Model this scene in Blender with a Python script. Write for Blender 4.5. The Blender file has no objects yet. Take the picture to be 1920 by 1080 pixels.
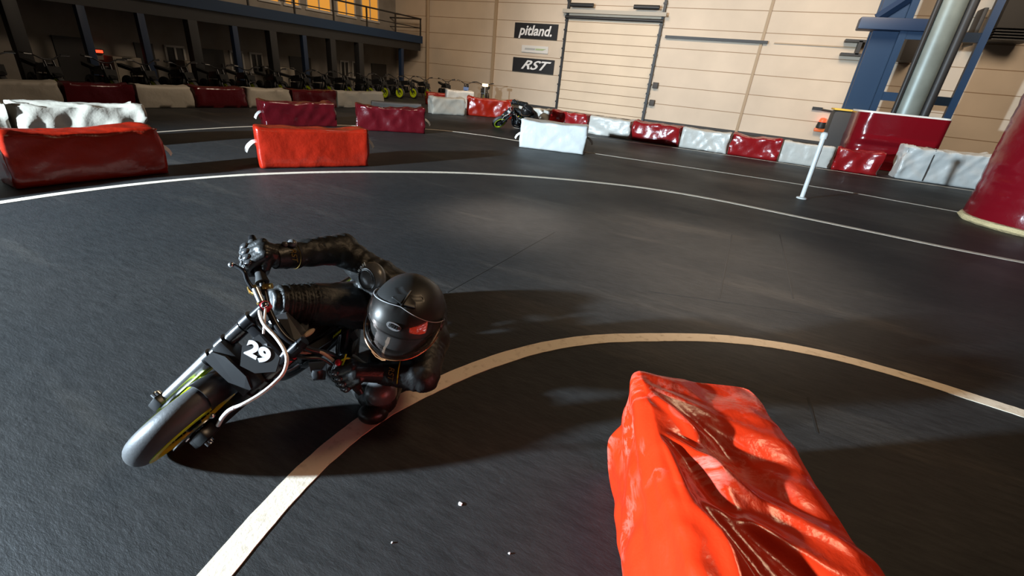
import bpy, bmesh, math, random
from mathutils import Vector, Matrix, noise
V = Vector
C = bpy.context.scene.collection
SC = bpy.context.scene
R_ = math.radians

# ------------------------------------------------------------------ camera
F_PX, CAM_H = 860.0, 1.3
PITCH, ROLL, YAW = R_(25.05), R_(5.7), R_(25.5)
CF = V((-math.sin(YAW) * math.cos(PITCH), math.cos(YAW) * math.cos(PITCH), -math.sin(PITCH)))
_r0 = V((math.cos(YAW), math.sin(YAW), 0)); _u0 = _r0.cross(CF)
CR = math.cos(ROLL) * _r0 + math.sin(ROLL) * _u0
CU = -math.sin(ROLL) * _r0 + math.cos(ROLL) * _u0
CP = V((0, 0, CAM_H))
cd = bpy.data.cameras.new('camera'); cam = bpy.data.objects.new('camera', cd); C.objects.link(cam)
cd.sensor_width = 36; cd.lens = 36 * F_PX / 1920; cd.clip_start = .02; cd.clip_end = 200
m = Matrix((CR, CU, -CF)).transposed().to_4x4(); m.translation = CP
cam.matrix_world = m; SC.camera = cam

def ray(x, y): return CF + CR * ((x - 960) / F_PX) - CU * ((y - 540) / F_PX)
def at(x, y, d): return CP + ray(x, y) * d                        # point seen at (x, y), d metres deep
def fl(x, y, z=0): d = ray(x, y); return CP + d * ((z - CAM_H) / d.z)
def onY(x, y, Y): d = ray(x, y); return CP + d * (Y / d.y)
def onX(x, y, X): d = ray(x, y); return CP + d * (X / d.x)

# ------------------------------------------------------------------ world, lights, exposure
w = bpy.data.worlds.new('world'); SC.world = w; w.use_nodes = True
w.node_tree.nodes['Background'].inputs[0].default_value = (1, .78, .58, 1)
w.node_tree.nodes['Background'].inputs[1].default_value = .015
SC.view_settings.view_transform = 'Standard'; SC.view_settings.look = 'None'
SC.view_settings.exposure = 0; SC.view_settings.gamma = 1; SC.view_settings.use_curve_mapping = False

def lamp(name, kind, loc, target, power, col, **kw):
    l = bpy.data.lights.new(name, kind); o = bpy.data.objects.new(name, l); C.objects.link(o)
    o.location = loc; l.energy = power; l.color = col
    o.rotation_euler = (V(target) - V(loc)).to_track_quat('-Z', 'Y').to_euler()
    for k, v in kw.items(): setattr(l, k, v)
    return o
# the strobe on a stand left of the track
lamp('strobe', 'SPOT', (-6.7, -4.05, 2.0), (-1.6, 2.2, .2), 15000, (.69, .86, 1.0), spot_size=R_(112), spot_blend=.5, shadow_soft_size=.14)
# warm hall lamps under the roof
WARM = (1, .79, .58)
for x, y, z, tx, ty, tz, p, s in [(0.5, 12, 6.3, .5, 19.5, .6, 255, 2.5), (-6.5, 12, 6.3, -7.5, 19.5, .8, 270, 2.5),
                               (5.5, 12, 6.3, 6, 19.5, 1.2, 165, 2.5), (.9, 2.6, 4.2, .4, 2.4, 0, 34, 1.2), (-6, 8, 6.5, -10.5, 8, 0, 115, 1.6), (-10.5, 13, 6.2, -17, 15.5, 3.2, 70, 1.2)]:
    lamp('hall_lamp', 'AREA', (x, y, z), (tx, ty, tz), p, WARM if z > 5 else (1, .70, .42), shape='DISK', size=s, spread=R_(130))
lamp('floor_glow_spot', 'SPOT', (-2.2, 6.0, 6.5), (-2.0, 3.9, 0), 3000, (1, .84, .70), spot_size=R_(15), spot_blend=1, shadow_soft_size=.3)  # two added spots, standing in for the glossy reflection patches on the floor
lamp('floor_glow_spot', 'SPOT', (.6, 6.6, 6.5), (-.2, 4.15, 0), 2300, (1, .82, .66), spot_size=R_(28), spot_blend=1, shadow_soft_size=.3)

# ------------------------------------------------------------------ materials
def mat(name, col, rough=.5, metal=0, spec=.5, emit=None, estr=0, bump=None, var=None, coat=0):
    m = bpy.data.materials.new(name); m.use_nodes = True
    nt = m.node_tree; b = nt.nodes['Principled BSDF']
    b.inputs['Base Color'].default_value = (*col, 1); b.inputs['Roughness'].default_value = rough
    b.inputs['Metallic'].default_value = metal; b.inputs['Specular IOR Level'].default_value = spec
    b.inputs['Coat Weight'].default_value = coat; b.inputs['Coat Roughness'].default_value = .12
    if emit: b.inputs['Emission Color'].default_value = (*emit, 1); b.inputs['Emission Strength'].default_value = estr
    N = nt.nodes.new; L = nt.links.new
    if bump or var:
        tc = N('ShaderNodeTexCoord')
    if bump:                                                    # (scale, strength, distance)
        n = N('ShaderNodeTexNoise'); n.inputs['Scale'].default_value = bump[0]; n.inputs['Detail'].default_value = 5
        L(tc.outputs['Object'], n.inputs['Vector'])
        bp = N('ShaderNodeBump'); bp.inputs['Strength'].default_value = bump[1]; bp.inputs['Distance'].default_value = bump[2]
        L(n.outputs['Fac'], bp.inputs['Height']); L(bp.outputs['Normal'], b.inputs['Normal'])
    if var:                                                     # (scale, second colour, low, high)
        n = N('ShaderNodeTexNoise'); n.inputs['Scale'].default_value = var[0]; n.inputs['Detail'].default_value = 6
        L(tc.outputs['Object'], n.inputs['Vector'])
        rp = N('ShaderNodeValToRGB'); rp.color_ramp.elements[0].position = var[2]; rp.color_ramp.elements[1].position = var[3]
        rp.color_ramp.elements[0].color = (*col, 1); rp.color_ramp.elements[1].color = (*var[1], 1)
        L(n.outputs['Fac'], rp.inputs['Fac']); L(rp.outputs['Color'], b.inputs['Base Color'])
    return m

def floor_mat():
    m = bpy.data.materials.new('worn_asphalt'); m.use_nodes = True
    nt = m.node_tree; b = nt.nodes['Principled BSDF']; N = nt.nodes.new; L = nt.links.new
    tc = N('ShaderNodeTexCoord')
    def noi(scale, detail, rot=0, stretch=(1, 1, 1), rough=.55):
        mp = N('ShaderNodeMapping'); mp.inputs['Rotation'].default_value = (0, 0, rot); mp.inputs['Scale'].default_value = stretch
        L(tc.outputs['Object'], mp.inputs['Vector'])
        n = N('ShaderNodeTexNoise'); n.inputs['Scale'].default_value = scale; n.inputs['Detail'].default_value = detail
        n.inputs['Roughness'].default_value = rough
        L(mp.outputs['Vector'], n.inputs['Vector']); return n
    def ramp(src, p0, c0, p1, c1):
        r = N('ShaderNodeValToRGB'); e = r.color_ramp.elements
        e[0].position = p0; e[0].color = (*c0, 1); e[1].position = p1; e[1].color = (*c1, 1)
        L(src, r.inputs['Fac']); return r
    big = noi(.55, 6); r1 = ramp(big.outputs['Fac'], .35, (.021, .022, .023), .7, (.039, .038, .037))
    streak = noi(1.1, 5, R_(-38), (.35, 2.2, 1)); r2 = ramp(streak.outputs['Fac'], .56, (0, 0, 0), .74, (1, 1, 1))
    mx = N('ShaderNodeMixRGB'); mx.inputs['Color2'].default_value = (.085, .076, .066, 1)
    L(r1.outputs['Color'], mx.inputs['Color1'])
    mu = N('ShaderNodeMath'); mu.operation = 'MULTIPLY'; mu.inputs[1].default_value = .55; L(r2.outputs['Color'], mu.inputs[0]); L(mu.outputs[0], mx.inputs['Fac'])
    # fine scuffs
    fine = noi(26, 8, R_(-58), (.3, 1.6, 1), .7); r3 = ramp(fine.outputs['Fac'], .30, (.55, .55, .55), .72, (1.35, 1.35, 1.35))
    m2 = N('ShaderNodeMixRGB'); m2.blend_type = 'MULTIPLY'; m2.inputs['Fac'].default_value = 1
    L(mx.outputs['Color'], m2.inputs['Color1']); L(r3.outputs['Color'], m2.inputs['Color2'])
    L(m2.outputs['Color'], b.inputs['Base Color'])
    r4 = ramp(big.outputs['Fac'], .3, (.62,) * 3, .75, (.42,) * 3); L(r4.outputs['Color'], b.inputs['Roughness'])
    b.inputs['Specular IOR Level'].default_value = .22
    # pits and grain
    vo = N('ShaderNodeTexVoronoi'); vo.inputs['Scale'].default_value = 7; vo.inputs['Randomness'].default_value = 1; L(tc.outputs['Object'], vo.inputs['Vector'])
    pit = ramp(vo.outputs['Distance'], .0, (0, 0, 0), .10, (1, 1, 1))
    gr = noi(70, 7, R_(-50), (.45, 1.3, 1), .72)
    ad = N('ShaderNodeMath'); ad.operation = 'ADD'
    ml = N('ShaderNodeMath'); ml.operation = 'MULTIPLY'; ml.inputs[1].default_value = 1.1; L(gr.outputs['Fac'], ml.inputs[0])
    mp = N('ShaderNodeMath'); mp.operation = 'MULTIPLY'; mp.inputs[1].default_value = .5; L(pit.outputs['Color'], mp.inputs[0])
    L(ml.outputs[0], ad.inputs[0]); L(mp.outputs[0], ad.inputs[1])
    bp = N('ShaderNodeBump'); bp.inputs['Strength'].default_value = .42; bp.inputs['Distance'].default_value = .006
    L(ad.outputs[0], bp.inputs['Height']); L(bp.outputs['Normal'], b.inputs['Normal'])
    return m

def panel_mat(name, col, pitch, z0, line=(.45, .36, .27), stain=True):
    """painted siding panels: horizontal joints every pitch metres (object z)"""
    m = bpy.data.materials.new(name); m.use_nodes = True
    nt = m.node_tree; b = nt.nodes['Principled BSDF']; N = nt.nodes.new; L = nt.links.new
    b.inputs['Roughness'].default_value = .55; b.inputs['Specular IOR Level'].default_value = .3
    tc = N('ShaderNodeTexCoord'); sp = N('ShaderNodeSeparateXYZ'); L(tc.outputs['Object'], sp.inputs[0])
    def M(op, a, bv):
        n = N('ShaderNodeMath'); n.operation = op
        L(a, n.inputs[0])
        if hasattr(bv, 'links'): L(bv, n.inputs[1])
        else: n.inputs[1].default_value = bv
        return n.outputs[0]
    z = M('SUBTRACT', sp.outputs['Z'], z0 - 50 * pitch); z = M('DIVIDE', z, pitch); z = M('FRACT', z, 0)
    near = M('LESS_THAN', z, .022 / pitch)
    no = N('ShaderNodeTexNoise'); no.inputs['Scale'].default_value = .8; no.inputs['Detail'].default_value = 5; L(tc.outputs['Object'], no.inputs['Vector'])
    rp = N('ShaderNodeValToRGB'); e = rp.color_ramp.elements
    e[0].position = .3; e[0].color = (*[c * .86 for c in col], 1); e[1].position = .7; e[1].color = (*col, 1)
    L(no.outputs['Fac'], rp.inputs['Fac'])
    mx = N('ShaderNodeMixRGB'); L(near, mx.inputs['Fac']); L(rp.outputs['Color'], mx.inputs['Color1']); mx.inputs['Color2'].default_value = (*[c * l for c, l in zip(col, line)], 1)
    L(mx.outputs['Color'], b.inputs['Base Color'])
    bp = N('ShaderNodeBump'); bp.inputs['Strength'].default_value = .5; bp.inputs['Distance'].default_value = .01; bp.invert = True
    L(near, bp.inputs['Height']); L(bp.outputs['Normal'], b.inputs['Normal'])
    return m

def line_mat():
    return mat('cream_floor_paint', (.80, .70, .56), .6, bump=(90, .4, .003), var=(22, (.50, .40, .28), .55, .8))

def visor_mat():
    m = bpy.data.materials.new('iridium_visor'); m.use_nodes = True
    nt = m.node_tree; N = nt.nodes.new; L = nt.links.new; out = nt.nodes['Material Output']
    nt.nodes.remove(nt.nodes['Principled BSDF'])
    t = N('ShaderNodeBsdfTransparent'); t.inputs[0].default_value = (.93, .92, .91, 1)
    g = N('ShaderNodeBsdfGlossy'); g.inputs['Roughness'].default_value = .03; g.inputs['Color'].default_value = (1, .80, .72, 1)
    f = N('ShaderNodeLayerWeight'); f.inputs['Blend'].default_value = .5
    pw = N('ShaderNodeMath'); pw.operation = 'POWER'; pw.inputs[1].default_value = 2.6; L(f.outputs['Facing'], pw.inputs[0])
    ad = N('ShaderNodeMath'); ad.operation = 'MULTIPLY_ADD'; ad.inputs[1].default_value = .55; ad.inputs[2].default_value = .06; L(pw.outputs[0], ad.inputs[0])
    mx = N('ShaderNodeMixShader'); L(ad.outputs[0], mx.inputs[0]); L(t.outputs[0], mx.inputs[1]); L(g.outputs[0], mx.inputs[2])
    L(mx.outputs[0], out.inputs['Surface']); return m

def vinyl(name, col, rough, scuff=None):
    m = mat(name, col, rough, spec=.55, bump=(11, .35, .02), var=(6, scuff, .62, .80) if scuff else None)
    return m

def scuffed_vinyl():
    m = vinyl('scuffed_red_vinyl', (.56, .026, .005), .23); nt = m.node_tree; N = nt.nodes.new; L = nt.links.new; b = nt.nodes['Principled BSDF']
    tc = N('ShaderNodeTexCoord'); n1 = N('ShaderNodeTexNoise'); n1.inputs['Scale'].default_value = 5.5; n1.inputs['Detail'].default_value = 7; n1.inputs['Roughness'].default_value = .62; n1.inputs['Distortion'].default_value = .8
    n2 = N('ShaderNodeTexNoise'); n2.inputs['Scale'].default_value = 3.2; n2.inputs['Detail'].default_value = 3
    for n in (n1, n2): L(tc.outputs['Object'], n.inputs['Vector'])
    def mth(op, a, bv):
        n = N('ShaderNodeMath'); n.operation = op; L(a, n.inputs[0])
        if hasattr(bv, 'links'): L(bv, n.inputs[1])
        else: n.inputs[1].default_value = bv
        return n.outputs[0]
    v = mth('ABSOLUTE', mth('SUBTRACT', n1.outputs['Fac'], .5), 0)
    r = N('ShaderNodeValToRGB'); e = r.color_ramp.elements; e[0].position = .0; e[0].color = (1, 1, 1, 1); e[1].position = .055; e[1].color = (0, 0, 0, 1); L(v, r.inputs['Fac'])
    r2 = N('ShaderNodeValToRGB'); e = r2.color_ramp.elements; e[0].position = .44; e[0].color = (0, 0, 0, 1); e[1].position = .62; e[1].color = (1, 1, 1, 1); L(n2.outputs['Fac'], r2.inputs['Fac'])
    k = mth('MULTIPLY', mth('MULTIPLY', r.outputs['Color'], r2.outputs['Color']), .55)
    mx = N('ShaderNodeMixRGB'); L(k, mx.inputs['Fac']); mx.inputs['Color1'].default_value = (.56, .026, .005, 1); mx.inputs['Color2'].default_value = (.64, .22, .17, 1)
    L(mx.outputs['Color'], b.inputs['Base Color']); L(mth('ADD', mth('MULTIPLY', k, .3), .23), b.inputs['Roughness'])
    return m

M = dict(
    floor=floor_mat(), line=line_mat(),
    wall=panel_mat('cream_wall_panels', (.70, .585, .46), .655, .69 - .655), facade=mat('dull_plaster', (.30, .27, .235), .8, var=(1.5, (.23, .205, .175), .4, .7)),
    gate=panel_mat('cream_gate_slats', (.74, .61, .46), .362, .47 - .362, (.35, .29, .22)),
    dark=mat('near_black_steel', (.02, .02, .021), .5), darkgrey=mat('dark_grey_rubber', (.045, .043, .042), .7),
    blue=mat('blue_painted_steel', (.003, .028, .078), .5), darkblue=mat('dark_blue_steel', (.012, .030, .075), .5),
    greygreen=mat('galvanised_duct', (.21, .25, .235), .42, .2, var=(2, (.16, .19, .18), .4, .7)),
    pipe=mat('tan_pipe', (.42, .31, .20), .6), grey=mat('grey_metal', (.3, .3, .29), .45, .6),
    red=vinyl('red_vinyl', (.30, .013, .004), .26), redscuff=scuffed_vinyl(),
    shadered=vinyl('shaded_red_vinyl', (.085, .004, .007), .22), rowred=vinyl('row_red_vinyl', (.30, .010, .012), .22), padred=mat('red_pad_vinyl', (.17, .004, .009), .18, bump=(5, .3, .03)),  # the darkest red is the red vinyl with shade put into its colour
    white=vinyl('white_vinyl', (.62, .585, .52), .34), coolwhite=vinyl('pale_white_vinyl', (.60, .60, .57), .28), canvas=vinyl('white_canvas', (.42, .38, .315), .6),
    strap=mat('white_strap', (.8, .78, .72), .6), foam=mat('yellowed_foam', (.62, .48, .25), .9, bump=(40, .8, .02)), yellowrim=mat('yellow_edge', (.8, .5, .06), .6),
    kerb=mat('grey_barrier_cover', (.12, .115, .11), .5),
    suit=mat('black_leather', (.012, .0118, .0115), .48, spec=.42, bump=(60, .35, .006)), suitgloss=mat('glossy_black_armour', (.03, .03, .031), .22, spec=.7, bump=(45, .3, .004)),
    suitgrey=mat('dark_grey_leather', (.11, .11, .112), .32, spec=.8, bump=(40, .4, .004)), glove=mat('black_glove_leather', (.014, .0135, .013), .36, spec=.5, bump=(90, .4, .003)),
    knuckle=mat('shiny_black_knuckle', (.05, .05, .052), .16, spec=.9), helmet=mat('matte_black_shell', (.016, .016, .016), .40, spec=.45),
    liner=mat('black_liner', (.008, .008, .008), .9), visor=visor_mat(), visoredge=mat('amber_visor_edge', (.45, .22, .10), .25, .5),
    badge=mat('grey_badge', (.30, .30, .31), .4), ink=mat('black_ink', (.01, .01, .01), .5), whiteink=mat('white_ink', (.85, .85, .85), .5),
    yellow=mat('neon_yellow', (.62, .78, .02), .35), tyre=mat('slick_tyre_rubber', (.055, .054, .055), .52, spec=.45, bump=(120, .3, .002)),
    blackplastic=mat('black_plastic', (.016, .016, .017), .32), plateblack=mat('black_number_plate', (.022, .022, .023), .42), blackmetal=mat('black_anodised', (.018, .018, .02), .28, .4),
    silver=mat('brushed_silver', (.62, .62, .63), .26, .95), chrome=mat('polished_steel', (.75, .75, .76), .12, 1), gold=mat('gold_anodised', (.72, .47, .14), .3, .9),
    hose=mat('braided_brake_hose', (.78, .70, .64), .35, .35, bump=(300, .5, .002)), redano=mat('red_anodised', (.55, .02, .03), .3, .4),
    shroud=mat('dark_grey_panel', (.05, .051, .053), .40), grip=mat('rubber_grip', (.012, .012, .012), .8),
    orangewin=mat('lit_window', (.9, .5, .1), .4, emit=(1, .40, .05), estr=.42), winframe=mat('pale_window_frame', (.55, .52, .48), .5),
    glassdark=mat('dark_door', (.022, .02, .019), .5), redlight=mat('red_lamp', (.8, .05, .02), .4, emit=(1, .06, .02), estr=2.2),
    warmlight=mat('warm_lamp', (1, .8, .5), .4, emit=(1, .62, .30), estr=6), signblack=mat('black_sign', (.012, .011, .012), .5), signwhite=mat('white_sign', (.72, .70, .66), .5),
    greenink=mat('green_ink', (.42, .50, .28), .6), greyink=mat('grey_ink', (.42, .42, .40), .6), orange=mat('orange_plastic', (.75, .14, .02), .4), bluebike=mat('bright_blue_plastic', (.01, .13, .45), .35),
    box=mat('brown_grey_cabinet', (.05, .044, .04), .6), chip=mat('white_paint_chip', (.75, .73, .7), .7), groove=mat('dark_joint', (.011, .011, .011), .7),
    cupboard=mat('dull_cupboard', (.30, .26, .21), .7),
)

# ------------------------------------------------------------------ mesh builder
def frame(z, x=None):
    z = V(z).normalized(); h = V(x) if x else (V((0, 0, 1)) if abs(z.z) < .95 else V((1, 0, 0)))
    a = (h - z * h.dot(z)).normalized(); return a, z.cross(a), z
class MB:
    def __init__(s): s.v = []; s.f = []
    def add(s, vs, fs):
        o = len(s.v); s.v += [V(p) for p in vs]; s.f += [tuple(i + o for i in f) for f in fs]; return s
    def box(s, c, size, ax=None, bev=0):
        x, y, z = [k / 2 for k in size]; A = ax or (V((1, 0, 0)), V((0, 1, 0)), V((0, 0, 1))); c = V(c)
        if not bev:
            P = [(i, j, k) for i in (-x, x) for j in (-y, y) for k in (-z, z)]
            return s.add([c + A[0] * p[0] + A[1] * p[1] + A[2] * p[2] for p in P], [(0, 1, 3, 2), (4, 6, 7, 5), (0, 4, 5, 1), (2, 3, 7, 6), (0, 2, 6, 4), (1, 5, 7, 3)])
        b = bmesh.new(); bmesh.ops.create_cube(b, size=1)
        for v in b.verts: v.co = V((v.co.x * 2 * x, v.co.y * 2 * y, v.co.z * 2 * z))
        bmesh.ops.bevel(b, geom=b.edges[:], offset=bev, segments=2, affect='EDGES', profile=.6)
        b.verts.index_update()
        s.add([c + A[0] * v.co.x + A[1] * v.co.y + A[2] * v.co.z for v in b.verts], [[v.index for v in f.verts] for f in b.faces]); b.free(); return s
    def hexa(s, lo, hi):                                        # two matching quads
        return s.add(list(lo) + list(hi), [(3, 2, 1, 0), (4, 5, 6, 7)] + [(i, (i + 1) % 4, 4 + (i + 1) % 4, 4 + i) for i in range(4)])
    def tube(s, pts, rad, n=12, caps=True, up=None, flat=1):
        pts = [V(p) for p in pts]; k = len(pts); rs = rad if hasattr(rad, '__len__') else [rad] * k
        vs = []; prev = None
        for i, p in enumerate(pts):
            t = (pts[min(i + 1, k - 1)] - pts[max(i - 1, 0)])
            a, b, t = frame(t, up if prev is None else prev); prev = a
            vs += [p + (a * math.cos(q) + b * math.sin(q) * flat) * rs[i] for q in [2 * math.pi * j / n for j in range(n)]]
        fs = [(i * n + j, i * n + (j + 1) % n, (i + 1) * n + (j + 1) % n, (i + 1) * n + j) for i in range(k - 1) for j in range(n)]
        if caps: fs += [tuple(range(n))[::-1], tuple(range((k - 1) * n, k * n))]
        return s.add(vs, fs)
    def curve(s, pts, rad, n=8, seg=8, **kw):                   # Catmull-Rom through pts
        P = [V(p) for p in pts]; P = [P[0] * 2 - P[1]] + P + [P[-1] * 2 - P[-2]]; out = []
        for i in range(1, len(P) - 2):
            for j in range(seg):
                t = j / seg; a, b, c, d = P[i - 1:i + 3]
                out.append(.5 * ((2 * b) + (c - a) * t + (2 * a - 5 * b + 4 * c - d) * t * t + (3 * b - a - 3 * c + d) * t ** 3))
        out.append(P[-2])
        if hasattr(rad, '__len__'):
            q = len(out) - 1; rad = [rad[0] + (rad[1] - rad[0]) * i / q for i in range(len(out))]
        return s.tube(out, rad, n, **kw)
    def lathe(s, prof, o=(0, 0, 0), axis=(0, 0, 1), n=32, closed=False):   # prof: (radius, height) pairs
        a, b, z = frame(axis); o = V(o); k = len(prof)
        vs = [o + z * h + (a * math.cos(q) + b * math.sin(q)) * r for r, h in prof for q in [2 * math.pi * j / n for j in range(n)]]
        fs = [(i * n + j, i * n + (j + 1) % n, ((i + 1) % k) * n + (j + 1) % n, ((i + 1) % k) * n + j) for i in range(k if closed else k - 1) for j in range(n)]
        if not closed: fs += [tuple(range(n))[::-1], tuple(range((k - 1) * n, k * n))]
        return s.add(vs, fs)
    def ell(s, c, rx, ry, rz, ax=None, n=18, m=12):
        A = ax or (V((1, 0, 0)), V((0, 1, 0)), V((0, 0, 1))); c = V(c); vs = [c + A[2] * rz]
        for i in range(1, m):
            t = math.pi * i / m
            vs += [c + A[0] * rx * math.sin(t) * math.cos(q) + A[1] * ry * math.sin(t) * math.sin(q) + A[2] * rz * math.cos(t) for q in [2 * math.pi * j / n for j in range(n)]]
        vs.append(c - A[2] * rz); e = len(vs) - 1
        fs = [(0, 1 + j, 1 + (j + 1) % n) for j in range(n)] + [(e, e - 1 - j, e - 1 - (j + 1) % n) for j in range(n)]
        fs += [(1 + i * n + j, 1 + (i + 1) * n + j, 1 + (i + 1) * n + (j + 1) % n, 1 + i * n + (j + 1) % n) for i in range(m - 2) for j in range(n)]
        return s.add(vs, fs)
    def prism(s, poly, d):                                      # planar polygon pushed along d
        n = len(poly); d = V(d); P = [V(p) for p in poly]
        return s.add(P + [p + d for p in P], [tuple(range(n))[::-1], tuple(range(n, 2 * n))] + [(i, (i + 1) % n, n + (i + 1) % n, n + i) for i in range(n)])
    def text(s, txt, size, o, xd, yd, depth=.002, shear=0, bold=0, wide=1):
        c = bpy.data.curves.new('t', 'FONT'); c.body = txt; c.size = size; c.align_x = 'CENTER'; c.align_y = 'CENTER'; c.shear = shear; c.offset = bold; c.extrude = depth / 2
        ob = bpy.data.objects.new('t', c); C.objects.link(ob)
        me = bpy.data.meshes.new_from_object(ob.evaluated_get(bpy.context.evaluated_depsgraph_get()))
        xd = V(xd).normalized() * wide; yd = V(yd).normalized(); zd = xd.cross(yd).normalized(); o = V(o)
        s.add([o + xd * v.co.x + yd * v.co.y + zd * v.co.z for v in me.vertices], [tuple(p.vertices) for p in me.polygons])
        bpy.data.objects.remove(ob); bpy.data.curves.remove(c); bpy.data.meshes.remove(me); return s
    def build(s, name, m, parent=None, off=(0, 0, 0), smooth=True, angle=50):
        me = bpy.data.meshes.new(name); o_ = V(off)
        me.from_pydata([tuple(p - o_) for p in s.v], [], s.f)
        b = bmesh.new(); b.from_mesh(me); bmesh.ops.recalc_face_normals(b, faces=b.faces[:]); b.to_mesh(me); b.free()
        me.materials.append(m)
        if smooth:
            for p in me.polygons: p.use_smooth = True
            try: me.set_sharp_from_angle(angle=R_(angle))
            except Exception: pass
        o = bpy.data.objects.new(name, me); C.objects.link(o)
        if parent: o.parent = parent
        else: o.location = o_
        return o

def tag(o, label, cat, group=None, kind=None):
    o['label'] = label; o['category'] = cat
    if group: o['group'] = group
    if kind: o['kind'] = kind
    return o
def struct(o, label=None):
    o['kind'] = 'structure'
    if label: o['label'] = label
    return o
def empty(name, loc=(0, 0, 0), rot=None):
    o = bpy.data.objects.new(name, None); C.objects.link(o); o.empty_display_size = .1; o.location = loc
    if rot is not None: o.rotation_euler = rot.to_euler()
    return o
def kids(o): return [k for k in bpy.data.objects if k.parent == o]
def copy_tree(o, parent=None):
    ch = kids(o); c = o.copy(); C.objects.link(c)
    if parent: c.parent = parent
    for k in ch: copy_tree(k, c)
    return c

# ------------------------------------------------------------------ the setting
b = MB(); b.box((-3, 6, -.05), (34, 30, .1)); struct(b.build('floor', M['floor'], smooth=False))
GL, GR = -8.18, -4.48                                           # the gate's opening in the back wall
b = MB(); b.box((-3, 20.15, 3.5), (34, .3, 7.0)); struct(b.build('wall_back', M['wall'], smooth=False))
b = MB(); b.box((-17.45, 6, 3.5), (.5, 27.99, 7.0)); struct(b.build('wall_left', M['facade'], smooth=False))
# skirting strip along the back wall
b = MB(); b.box((1.2, 19.98, .04), (25, .04, .10)); struct(b.build('baseboard_back', M['darkgrey'], smooth=False))

# sectional gate
g = struct(MB().box(((GL + GR) / 2, 19.96, 1.84), (GR - GL, .07, 3.66)).build('door_1', M['gate'], smooth=False, off=(0, 0, 0)), 'tall cream sectional gate in the back wall')
for x in (GL - .05, GR + .05):
    b = MB(); b.box((x, 19.93, 2.1), (.09, .13, 4.2))
    for k in range(12): b.box((x, 19.86, .35 + k * .34), (.13, .05, .06))
    b.build('gate_track', M['dark'], g, smooth=False)
MB().box(((GL + GR) / 2, 19.75, 3.72), (4.1, .14, .13)).build('spring_beam', M['canvas'], g, smooth=False)
MB().tube([(GL - .1, 19.82, 3.52), (GR + .1, 19.82, 3.52)], .06).build('torsion_shaft', M['dark'], g)
for x0 in (GL + .1, GR - 1.05): MB().tube([(x0, 19.72, 3.93), (x0 + .95, 19.72, 3.93)], .075).build('torsion_spring', M['dark'], g)
for z in (1.35, .72): MB().box((GR + .28, 19.93, z), (.2, .14, .22), bev=.02).build('gate_control_box', M['box'], g)
# slim wall features
struct(MB().box((-2.45, 19.92, 3.03), (3.5, .1, .09)).build('trim_1', M['dark'], smooth=False), 'dark horizontal rail right of the gate')
struct(MB().tube([(-15.2, 19.9, 0), (-15.2, 19.9, 6)], .075).build('trim_2', M['pipe']), 'tan downpipe at the left of the back wall')
struct(MB().box((-11.6, 19.96, 3), (.14, .07, 6)).build('trim_3', M['pipe'], smooth=False), 'tan cover strip left of the wall signs')
struct(MB().box((-.9, 19.97, 3), (.09, .05, 6)).build('trim_4', M['pipe'], smooth=False), 'tan cover strip right of the gate')
struct(MB().box((1.0, 19.97, 3.03), (3.0, .04, .035)).build('trim_5', M['pipe'], smooth=False), 'thin conduit on the wall left of the blue column')

# signs on the back wall
def sign(name, label, p0, p1, p2, p3, m, paint):
    q = [onY(*p, 19.96) for p in (p0, p1, p2, p3)]
    x0 = (q[0].x + q[3].x) / 2; x1 = (q[1].x + q[2].x) / 2; z1 = (q[0].z + q[1].z) / 2; z0 = (q[2].z + q[3].z) / 2
    c = V(((x0 + x1) / 2, 19.97, (z0 + z1) / 2)); r = empty(name, (c.x, 19.97, z0)); tag(r, label, 'sign')
    MB().box(c, (x1 - x0, .05, z1 - z0)).build('sign_board', m, r, off=r.location, smooth=False)
    paint(r, c - V((0, .03, 0)), x1 - x0, z1 - z0)
    return r
X, Z = V((1, 0, 0)), V((0, 0, 1))
sign('banner_sign', 'black banner reading pitland, upper of the signs left of the gate', (966, 42), (1048, 46), (1043, 75), (964, 71), M['signblack'],
     lambda r, c, W, H: MB().text('pitland.', H * .92, c, X, Z, .01, .22, .012, 1.0).build('lettering', M['whiteink'], r, off=r.location, smooth=False))
def wsign(r, c, W, H):
    MB().text('pitland', H * .5, c - X * W * .2, X, Z, .01, .3, .003, .8).build('lettering', M['greyink'], r, off=r.location, smooth=False)
    MB().prism([c + X * (W * .02) - Z * H * .1, c + X * (W * .32) - Z * H * .1, c + X * (W * .42) + Z * H * .14, c + X * (W * .06) + Z * H * .14], (0, -.01, 0)).build('swoosh', M['greenink'], r, off=r.location, smooth=False)
sign('paper_sign', 'narrow white sign between the two black banners', (979, 84), (1029, 88), (1027, 101), (978, 97), M['signwhite'],
     lambda r, c, W, H: (MB().prism([c - X * W * .38 - Z * H * .12, c - X * W * .0 - Z * H * .12, c + X * W * .02 + Z * H * .12, c - X * W * .36 + Z * H * .12], (0, -.01, 0)).build('grey_lettering', M['greyink'], r, off=r.location, smooth=False),
                         MB().prism([c + X * (W * .02) - Z * H * .12, c + X * (W * .3) - Z * H * .12, c + X * (W * .42) + Z * H * .14, c + X * (W * .04) + Z * H * .12], (0, -.01, 0)).build('green_swoosh', M['greenink'], r, off=r.location, smooth=False)))
sign('banner_sign', 'black banner with slanted outlined RST lettering, lower of the signs', (962, 108), (1041, 112), (1036, 139), (961, 134), M['signblack'],
     lambda r, c, W, H: MB().text('RST', H * .88, c, X, Z, .01, .55, .01, 1.45).build('lettering', M['whiteink'], r, off=r.location, smooth=False))

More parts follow.
